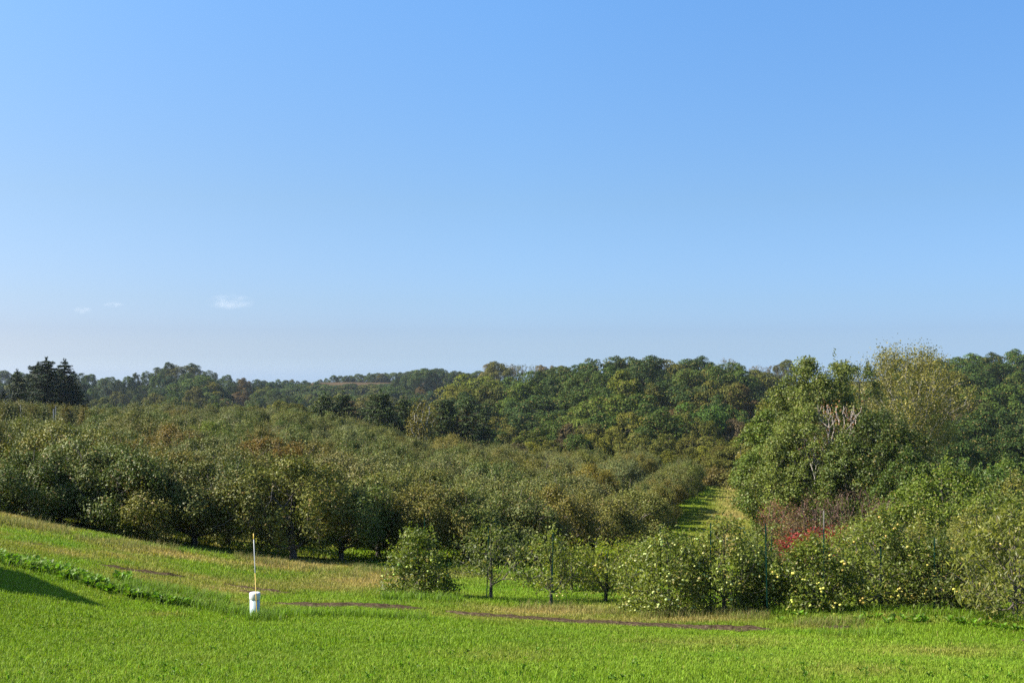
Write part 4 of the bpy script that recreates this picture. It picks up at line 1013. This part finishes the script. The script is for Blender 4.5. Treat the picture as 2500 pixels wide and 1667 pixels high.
forest_proto('domed', 703, pr_tall, 3.7, 90, 1.0, 14000, (.29, .21), lump=.25)
forest_proto('pointed', 704, pr_point, 3.2, 90, .85, 13000, (.28, .2), z0f=.06)
forest_proto('feathery', 705, pr_tall, 3.4, 150, .62, 12000, (.32, .15), z0f=.05, lump=.18, drip=1.0)
forest_proto('bushy', 706, pr_round, 4.8, 110, .95, 15000, (.28, .2), z0f=.0)
forest_proto('bare', 707, pr_vase, 3.6, 150, .5, 1500, (.3, .15), z0f=.2, bare=False)
FC = {'dark green': (.036, .064, .014), 'mid green': (.055, .090, .016), 'fresh green': (.076, .118, .016), 'olive': (.092, .098, .018), 'yellow green': (.130, .138, .018), 'tan': (.15, .12, .055), 'rust brown': (.105, .070, .026), 'blue green': (.036, .074, .028), 'brown': (.092, .070, .036)}
CNT = {}
def forest_tree(rng, px, d, top, cname, shape, where, group, hmin=3.0, hmax=17.0, wmul=1.0):
    x = (px-CX)/F*d; z = H1(x, d); h = float(np.clip(-(top-HY)/F*d - z, hmin, hmax))
    z = -(top-HY)/F*d - h if (-(top-HY)/F*d - z) > hmax else z
    sw = wmul*h/10
    lab = f'{cname} {shape} tree {where}'
    place_tree('woodland_tree', FOREST[shape], x, d, lab, 'tree', group, sw, rng.uniform(0, 6.28), jit(rng, FC[cname], .15), z=z, sz=h/10)
    CNT[group] = CNT.get(group, 0)+1

def where_of(px, marks, pre):
    return next(t for a, t in marks if px < a) if not pre else pre + ' ' + next(t for a, t in marks if px < a)
LM = [(60, 'by the left frame edge'), (170, 'behind the tall spruces'), (250, 'just right of the spruces'), (330, 'below the skyline dip'), (420, 'left of the highest dome'), (500, 'under the highest dome'), (580, 'right of the highest dome'), (660, 'above the white pipe'), (760, 'short of the brown field'), (900, 'left of brown field'), (1060, 'over the brown field'), (1200, 'right of brown field'), (1340, 'left of the high wood'), (2600, 'near the high wood')]
CM = [(1150, 'above the spruce row'), (1260, 'at the wood\'s left flank'), (1380, 'left of the highest crown'), (1480, 'close left of the highest crown'), (1580, 'close right of the highest crown'), (1680, 'above the orchard end'), (1780, 'above the mown aisle'), (2000, 'left of the tall green group')]
RM = [(2330, 'beside the tan poplar'), (2420, 'in the middle of the right hill'), (3000, 'by the right frame edge')]
def tier(seed, x0, x1, step, d, skyline, dy, palette, shapes, pre, marks, group, jitter=6, dj=8, hmax=17, wmul=1.0, hmin=3.0):
    rng = R(seed); px = x0
    while px < x1:
        y = float(np.interp(px, *skyline)) + dy + rng.normal(0, jitter)
        nm = list(palette); pr = np.array([palette[k] for k in nm], float); pr /= pr.sum()
        cn = nm[int(rng.choice(len(nm), p=pr))]; sh = shapes[int(rng.integers(len(shapes)))]
        dd = d+rng.uniform(-dj, dj)
        forest_tree(rng, px, dd, y, cn, sh, where_of(px, marks, pre), group, hmax=hmax, wmul=wmul*rng.uniform(.75, 1.35), hmin=hmin)
        px += step*rng.uniform(.7, 1.3)
GL, GM, GC, GR = 'trees of the far left wooded hill', 'trees around the far brown field', 'trees of the high wood beyond the orchard', 'trees of the right hillside'
oak = ['round', 'rounded', 'domed']; mix = ['round', 'domed', 'bushy', 'feathery']
P_oak = {'dark green': 5, 'mid green': 3, 'blue green': 3, 'olive': 1}
P_mix = {'dark green': 3, 'mid green': 3.4, 'olive': 2, 'yellow green': .8, 'blue green': 1.5, 'rust brown': .25}
tier(801, -70, 690, 34, 560, SKY_L, 4, P_oak, oak, 'on the left skyline', LM, GL, jitter=4)
tier(802, -60, 700, 36, 505, SKY_L, 24, P_mix, oak, 'under the left skyline,', LM, GL, jitter=7)
tier(803, 150, 700, 38, 445, SKY_L, 48, P_mix, mix, 'halfway up the left hill', LM, GL, jitter=8)
tier(804, 150, 720, 40, 385, SKY_L, 68, P_mix, mix, 'low on the left hill', LM, GL, jitter=7)
tier(805, 170, 740, 36, 300, ([0, 400, 520, 760], [990, 985, 990, 998]), 0, {'mid green': 2, 'olive': 1, 'fresh green': 2, 'dark green': 1}, ['bushy', 'feathery', 'domed'], 'at the foot of the left hill', LM, GL, jitter=6)
tier(806, 500, 780, 26, 190, ([480, 600, 700, 790], [992, 988, 985, 990]), 0, {'yellow green': 1, 'olive': 2, 'fresh green': 2}, ['feathery', 'bushy'], 'behind the orchard crest,', LM, GL, jitter=5, hmax=9)
# around the far brown field
SKY_M = ([640, 700, 765, 808, 904, 1020, 1063, 1105, 1159, 1210], [930, 926, 930, 918, 912, 903, 898, 909, 907, 903])
tier(811, 650, 1180, 15, 765, SKY_M, 2, {'mid green': 3, 'olive': 1, 'fresh green': 1, 'dark green': 1}, ['domed', 'round', 'feathery'], 'on the skyline', LM, GM, jitter=2.5, wmul=1.35)
tier(812, 630, 785, 14, 640, ([600, 700, 790], [928, 927, 932]), 1, {'blue green': 4, 'dark green': 1}, ['feathery', 'pointed'], 'on the slope', LM, GM, jitter=3)
tier(813, 730, 1000, 13, 625, ([700, 780, 860, 930, 1010], [938, 939.5, 940, 939, 934]), 0, {'dark green': 2, 'mid green': 2, 'blue green': 2, 'olive': 1}, mix, 'on the bank', LM, GM, jitter=1.5, wmul=2.0)
tier(814, 970, 1190, 30, 600, ([950, 1000, 1063, 1110, 1200], [930, 916, 896, 908, 912]), 3, {'dark green': 4, 'mid green': 1, 'rust brown': .5}, oak, 'on the rise', LM, GM, jitter=4)
tier(815, 680, 1120, 30, 540, ([680, 1120], [962, 950]), 0, P_mix, mix, 'on the middle slope', LM, GM, jitter=6)
tier(816, 700, 1150, 32, 440, ([680, 1150], [975, 955]), 0, P_mix, mix, 'on the lower slope', LM, GM, jitter=6)
tier(817, 740, 1170, 34, 330, ([700, 950, 1170], [985, 985, 960]), 0, {'olive': 2, 'mid green': 2, 'yellow green': 1, 'rust brown': .6}, mix, 'in the hollow', LM, GM, jitter=7)
tier(818, 1195, 1390, 22, 470, ([1190, 1254, 1330, 1400], [889, 886, 892, 898]), 0, {'tan': 3, 'olive': 1, 'mid green': .7}, ['round', 'domed', 'bare'], 'on the far ridge', LM, GM, jitter=3, wmul=.8)
# high wood in the middle
SKY_C = ([1070, 1120, 1180, 1250, 1330, 1382, 1435, 1499, 1552, 1637, 1743, 1775, 1807, 1860, 1960], [965, 928, 915, 910, 900, 895, 882, 867, 876, 876, 880, 878, 892, 898, 900])
P_c = {'dark green': 4, 'mid green': 3.5, 'fresh green': 1, 'olive': 1}
tier(821, 1290, 1850, 40, 300, SKY_C, 3, P_c, oak, 'on the skyline', CM, GC, jitter=4, dj=6)
tier(822, 1130, 1840, 46, 268, SKY_C, 28, P_c, oak+['pointed'], 'just under the crest', CM, GC, jitter=7, dj=6)
tier(823, 1110, 1840, 50, 238, SKY_C, 62, {'dark green': 3, 'mid green': 3, 'olive': 1.4, 'yellow green': .8, 'rust brown': .4}, oak+['pointed', 'feathery'], 'high on the slope', CM, GC, jitter=9, dj=6)
tier(824, 1090, 1830, 54, 205, SKY_C, 98, {'dark green': 2, 'mid green': 3, 'fresh green': 1, 'olive': 2, 'yellow green': .8, 'rust brown': .6}, ['domed', 'feathery', 'pointed', 'bushy'], 'halfway down the slope', CM, GC, jitter=10, dj=6)
tier(825, 1190, 1800, 56, 172, SKY_C, 138, {'mid green': 2, 'olive': 3, 'fresh green': 1, 'brown': .5, 'yellow green': 1}, ['feathery', 'bushy', 'domed'], 'low on the slope', CM, GC, jitter=10, dj=6, hmax=11)
tier(826, 1200, 1800, 52, 142, SKY_C, 176, {'olive': 3, 'yellow green': 1.6, 'mid green': 1.6, 'brown': .4}, ['feathery', 'bushy'], 'at the foot of the wood', CM, GC, jitter=9, dj=5, hmax=8)
tier(827, 1480, 1840, 46, 122, ([1450, 1600, 1700, 1850], [1110, 1100, 1095, 1090]), 0, {'olive': 2, 'yellow green': 2, 'mid green': 1}, ['bushy', 'feathery'], 'behind the orchard end', CM, GC, jitter=9, dj=4, hmax=6)
for px, d, top, cn, sh, wh, wm in ((1165, 300, 915, 'yellow green', 'rounded', 'like a smooth pale dome left of the high wood', 1.25), (1110, 285, 945, 'yellow green', 'round', 'with soft pale crown above the right end of the spruce row', 1.1), (1530, 225, 905, 'yellow green', 'pointed', 'glowing in the middle of the high wood', 1.0), (1640, 195, 1000, 'rust brown', 'bushy', 'low in the middle of the high wood', 1.0),
                               (1800, 235, 945, 'rust brown', 'domed', 'high beside the tall green group', .8), (1715, 178, 985, 'mid green', 'rounded', 'large and full above the end of the mown aisle', 1.1), (1850, 400, 890, 'brown', 'bare', 'on the ridge left of the tall green group', 1.0), (1895, 420, 888, 'brown', 'bare', 'on the ridge touching the tall green group', 1.0), (1920, 430, 880, 'olive', 'round', 'peeping over the ridge left of the tall green group', .8), (1775, 440, 872, 'tan', 'bare', 'standing above the high wood skyline', .8), (1865, 350, 905, 'brown', 'bare', 'in the gap between high wood and tall green group', 1.1)):
    forest_tree(R(int(px*7)), px, d, top, cn, sh, wh, GC, wmul=wm)
# right hillside
SKY_R = ([2150, 2200, 2328, 2370, 2445, 2500, 2650], [885, 882, 878, 866, 860, 858, 858])
tier(831, 2200, 2590, 44, 320, SKY_R, 2, {'mid green': 3, 'fresh green': 2, 'dark green': 2}, oak, 'on the skyline', RM, GR, jitter=4, dj=6)
tier(832, 2220, 2590, 50, 270, SKY_R, 42, {'mid green': 3, 'dark green': 2, 'olive': 1}, oak, 'under the skyline', RM, GR, jitter=7, dj=6)
tier(833, 2250, 2590, 56, 222, SKY_R, 88, {'mid green': 3, 'dark green': 2, 'brown': 1}, oak, 'halfway up', RM, GR, jitter=8, dj=6)
tier(834, 2270, 2590, 62, 172, SKY_R, 140, {'mid green': 1, 'dark green': 3}, ['rounded', 'domed', 'bushy'], 'low on the slope', RM, GR, jitter=8, dj=5)
tier(835, 2290, 2590, 58, 122, ([2250, 2600], [1055, 1065]), 0, {'dark green': 4, 'brown': 1}, ['domed', 'bushy'], 'at the shaded foot', RM, GR, jitter=8, dj=4, hmax=8)
print(CNT)

# far brown field on the hillside
def build_field():
    xs = np.linspace(760, 1330, 60); ds = np.linspace(672, 742, 16)
    PXg, D = np.meshgrid(xs, ds); X = (PXg-CX)/F*D; Z = H(X, D)+.35
    idx = np.arange(X.size).reshape(X.shape); Fq = np.stack([idx[:-1, :-1], idx[:-1, 1:], idx[1:, 1:], idx[1:, :-1]], -1).reshape(-1, 4)
    m = plain_material('ripe_field', (.078, .056, .034), 1, 0, .25, .05, 0)
    tag(obj('field', mesh_np('field', np.stack([X, D, Z], -1).reshape(-1, 3), [Fq], m, smooth=True)), kind='structure')
build_field()

# ------------------------------------------------------------------ garden shed beside the lawn (outside the picture; its gable shades the lawn at left)
def build_shed():
    tip = np.array(G(268, 1484)); Sv = np.array(S)
    apex = tip + Sv*9.6
    gx, gy = apex[0], apex[1]; zg = H1(gx, gy); hr = apex[2]-zg
    wd, ln, he = 2.4, 5.0, apex[2]-zg-1.15
    e = thing('garden_shed', (gx, gy, zg), 'small wooden shed with a gabled roof beside the lawn, outside the left edge', 'shed')
    wm = plain_material('painted_boards', (.42, .36, .28), .7, 0, .12, 3); rm = plain_material('roof_shingles', (.09, .085, .08), .85, 0, .3, 14); dm = plain_material('door_boards', (.30, .30, .29), .6)
    # walls: one closed body with gables, ridge along x, gable end flush under the roof
    h0 = -1.2
    def body(x0, x1):
        a = [(x0, -wd/2, h0), (x0, wd/2, h0), (x0, wd/2, he), (x0, 0, hr-.06), (x0, -wd/2, he)]; b = [(x1, *q[1:]) for q in a]
        V = np.array(a+b); n = 5
        Fq = [np.array([[i, (i+1) % n, n+(i+1) % n, n+i] for i in range(n)]), np.array([[4, 3, 2, 1, 0], [5, 6, 7, 8, 9]])]
        return V, Fq
    V, Fq = body(-ln, -.12); obj('wall', mesh_np('shed_wall', V, Fq, wm), e)
    for sgn, nm in ((1, 'roof_slope'), (-1, 'roof_slope')):
        ov = .22; sl = (hr-he)/(wd/2)
        y1 = sgn*(wd/2+ov); z1 = he-sl*ov
        P = [(0, 0, hr), (-ln-.12, 0, hr), (-ln-.12, y1, z1), (0, y1, z1)]
        V = np.array(P+[(a, b, c-.06) for a, b, c in P]); Fq = np.array([[0, 1, 2, 3], [7, 6, 5, 4], [0, 3, 7, 4], [1, 5, 6, 2], [2, 6, 7, 3], [0, 4, 5, 1]])
        obj(nm, mesh_np(nm, V, [Fq], rm), e)
    def box(x0, x1, y0, y1, z0, z1):
        V = np.array([(x, y, z) for z in (z0, z1) for x, y in ((x0, y0), (x1, y0), (x1, y1), (x0, y1))])
        return V, np.array([[3, 2, 1, 0], [4, 5, 6, 7], [0, 1, 5, 4], [1, 2, 6, 5], [2, 3, 7, 6], [3, 0, 4, 7]])
    V, Fq = box(-.118, -.07, -.5, .5, -.6, min(1.4, he-.1)); do = obj('door', mesh_np('shed_door', V, [Fq], dm), e)
    V, Fq = box(-.068, -.03, .34, .38, .35, .5); obj('handle', mesh_np('door_handle', V, [Fq], M_STAKE), do)
build_shed()

# ------------------------------------------------------------------ small clouds low in the sky
def cloud(px, py, wpx, hpx, d, label, seed, dens):
    rng = R(seed); x, y, z = ray(px, py, d); w_, h_ = wpx/F*d/2, hpx/F*d/2
    V, Fc, o = [], [], 0
    nu, nv = 20, 12
    ph = np.linspace(0, PI, nv+1)[:, None]; a = np.linspace(0, 2*PI, nu, endpoint=False)[None]
    P = np.stack([np.sin(ph)*np.cos(a), np.sin(ph)*np.sin(a), np.cos(ph)*np.ones_like(a)], -1).reshape(-1, 3)
    P = P*(1+.15*np.sin(P[:, :1]*5+seed)*np.cos(P[:, 2:]*4)); 
    idx = np.arange(len(P)).reshape(nv+1, nu); Fq = np.stack([idx[:-1], np.roll(idx[:-1], -1, 1), np.roll(idx[1:], -1, 1), idx[1:]], -1).reshape(-1, 4)
    m, t, out = new_mat('cloud_vapour')
    co = N(t, 'ShaderNodeTexCoord').outputs['Object']
    ln = N(t, 'ShaderNodeVectorMath', operation='LENGTH'); t.links.new(co, ln.inputs[0])
    nz = N(t, 'ShaderNodeTexNoise'); nz.inputs['Scale'].default_value = 1.7; nz.inputs['Detail'].default_value = 4
    mp = N(t, 'ShaderNodeMapping'); mp.inputs['Location'].default_value = (seed, seed*2, 0); t.links.new(co, mp.inputs[0]); t.links.new(mp.outputs[0], nz.inputs['Vector'])
    mr = N(t, 'ShaderNodeMapRange'); mr.inputs[1].default_value = .85; mr.inputs[2].default_value = .1; mr.inputs[3].default_value = 0; mr.inputs[4].default_value = 1; t.links.new(ln.outputs['Value'], mr.inputs[0])
    n2 = N(t, 'ShaderNodeMapRange'); n2.inputs[1].default_value = .42; n2.inputs[2].default_value = .68; t.links.new(nz.outputs['Fac'], n2.inputs[0])
    mu = N(t, 'ShaderNodeMath', operation='MULTIPLY'); t.links.new(mr.outputs[0], mu.inputs[0]); t.links.new(n2.outputs[0], mu.inputs[1])
    m2 = N(t, 'ShaderNodeMath', operation='MULTIPLY'); t.links.new(mu.outputs[0], m2.inputs[0]); m2.inputs[1].default_value = dens
    pv = N(t, 'ShaderNodeVolumePrincipled'); pv.inputs['Color'].default_value = (.98, .98, .98, 1); t.links.new(m2.outputs[0], pv.inputs['Density']); pv.inputs['Anisotropy'].default_value = 0
    t.links.new(pv.outputs[0], out.inputs['Volume'])
    o = obj('cloud', mesh_np('cloud', P, [Fq[:, ::-1]], m, smooth=True), loc=(x, y, z)); o.scale = (w_, w_*.6, h_)
    tag(o, label, 'cloud', 'small clouds low in the sky')
cloud(202, 758, 60, 26, 5200, 'faint small cloud farthest left in the sky', 3, .012)
cloud(277, 744, 66, 18, 5200, 'thin flat cloud just right of the leftmost one', 5, .013)
cloud(563, 737, 150, 52, 5200, 'largest small white cloud, above the wooded hill', 9, .0065)

# ------------------------------------------------------------------ autumn haze between here and the far hills
def build_haze():
    V = np.array([(x, y, z) for z in (-60, 12) for x, y in ((-1400, -40), (1400, -40), (1400, 1180), (-1400, 1180))], float)
    Fq = np.array([[3, 2, 1, 0], [4, 5, 6, 7], [0, 1, 5, 4], [1, 2, 6, 5], [2, 3, 7, 6], [3, 0, 4, 7]])
    m, t, out = new_mat('haze_air')
    pv = N(t, 'ShaderNodeVolumePrincipled'); pv.inputs['Color'].default_value = (.72, .84, 1.0, 1); pv.inputs['Density'].default_value = .00008; pv.inputs['Anisotropy'].default_value = .2
    t.links.new(pv.outputs[0], out.inputs['Volume'])
    tag(obj('haze', mesh_np('haze', V, [Fq], m)), kind='stuff')
build_haze()

for o_ in bpy.data.objects:
    if 'label' in o_ and len(o_['label'].split()) > 16: print('LONG', o_['label'])
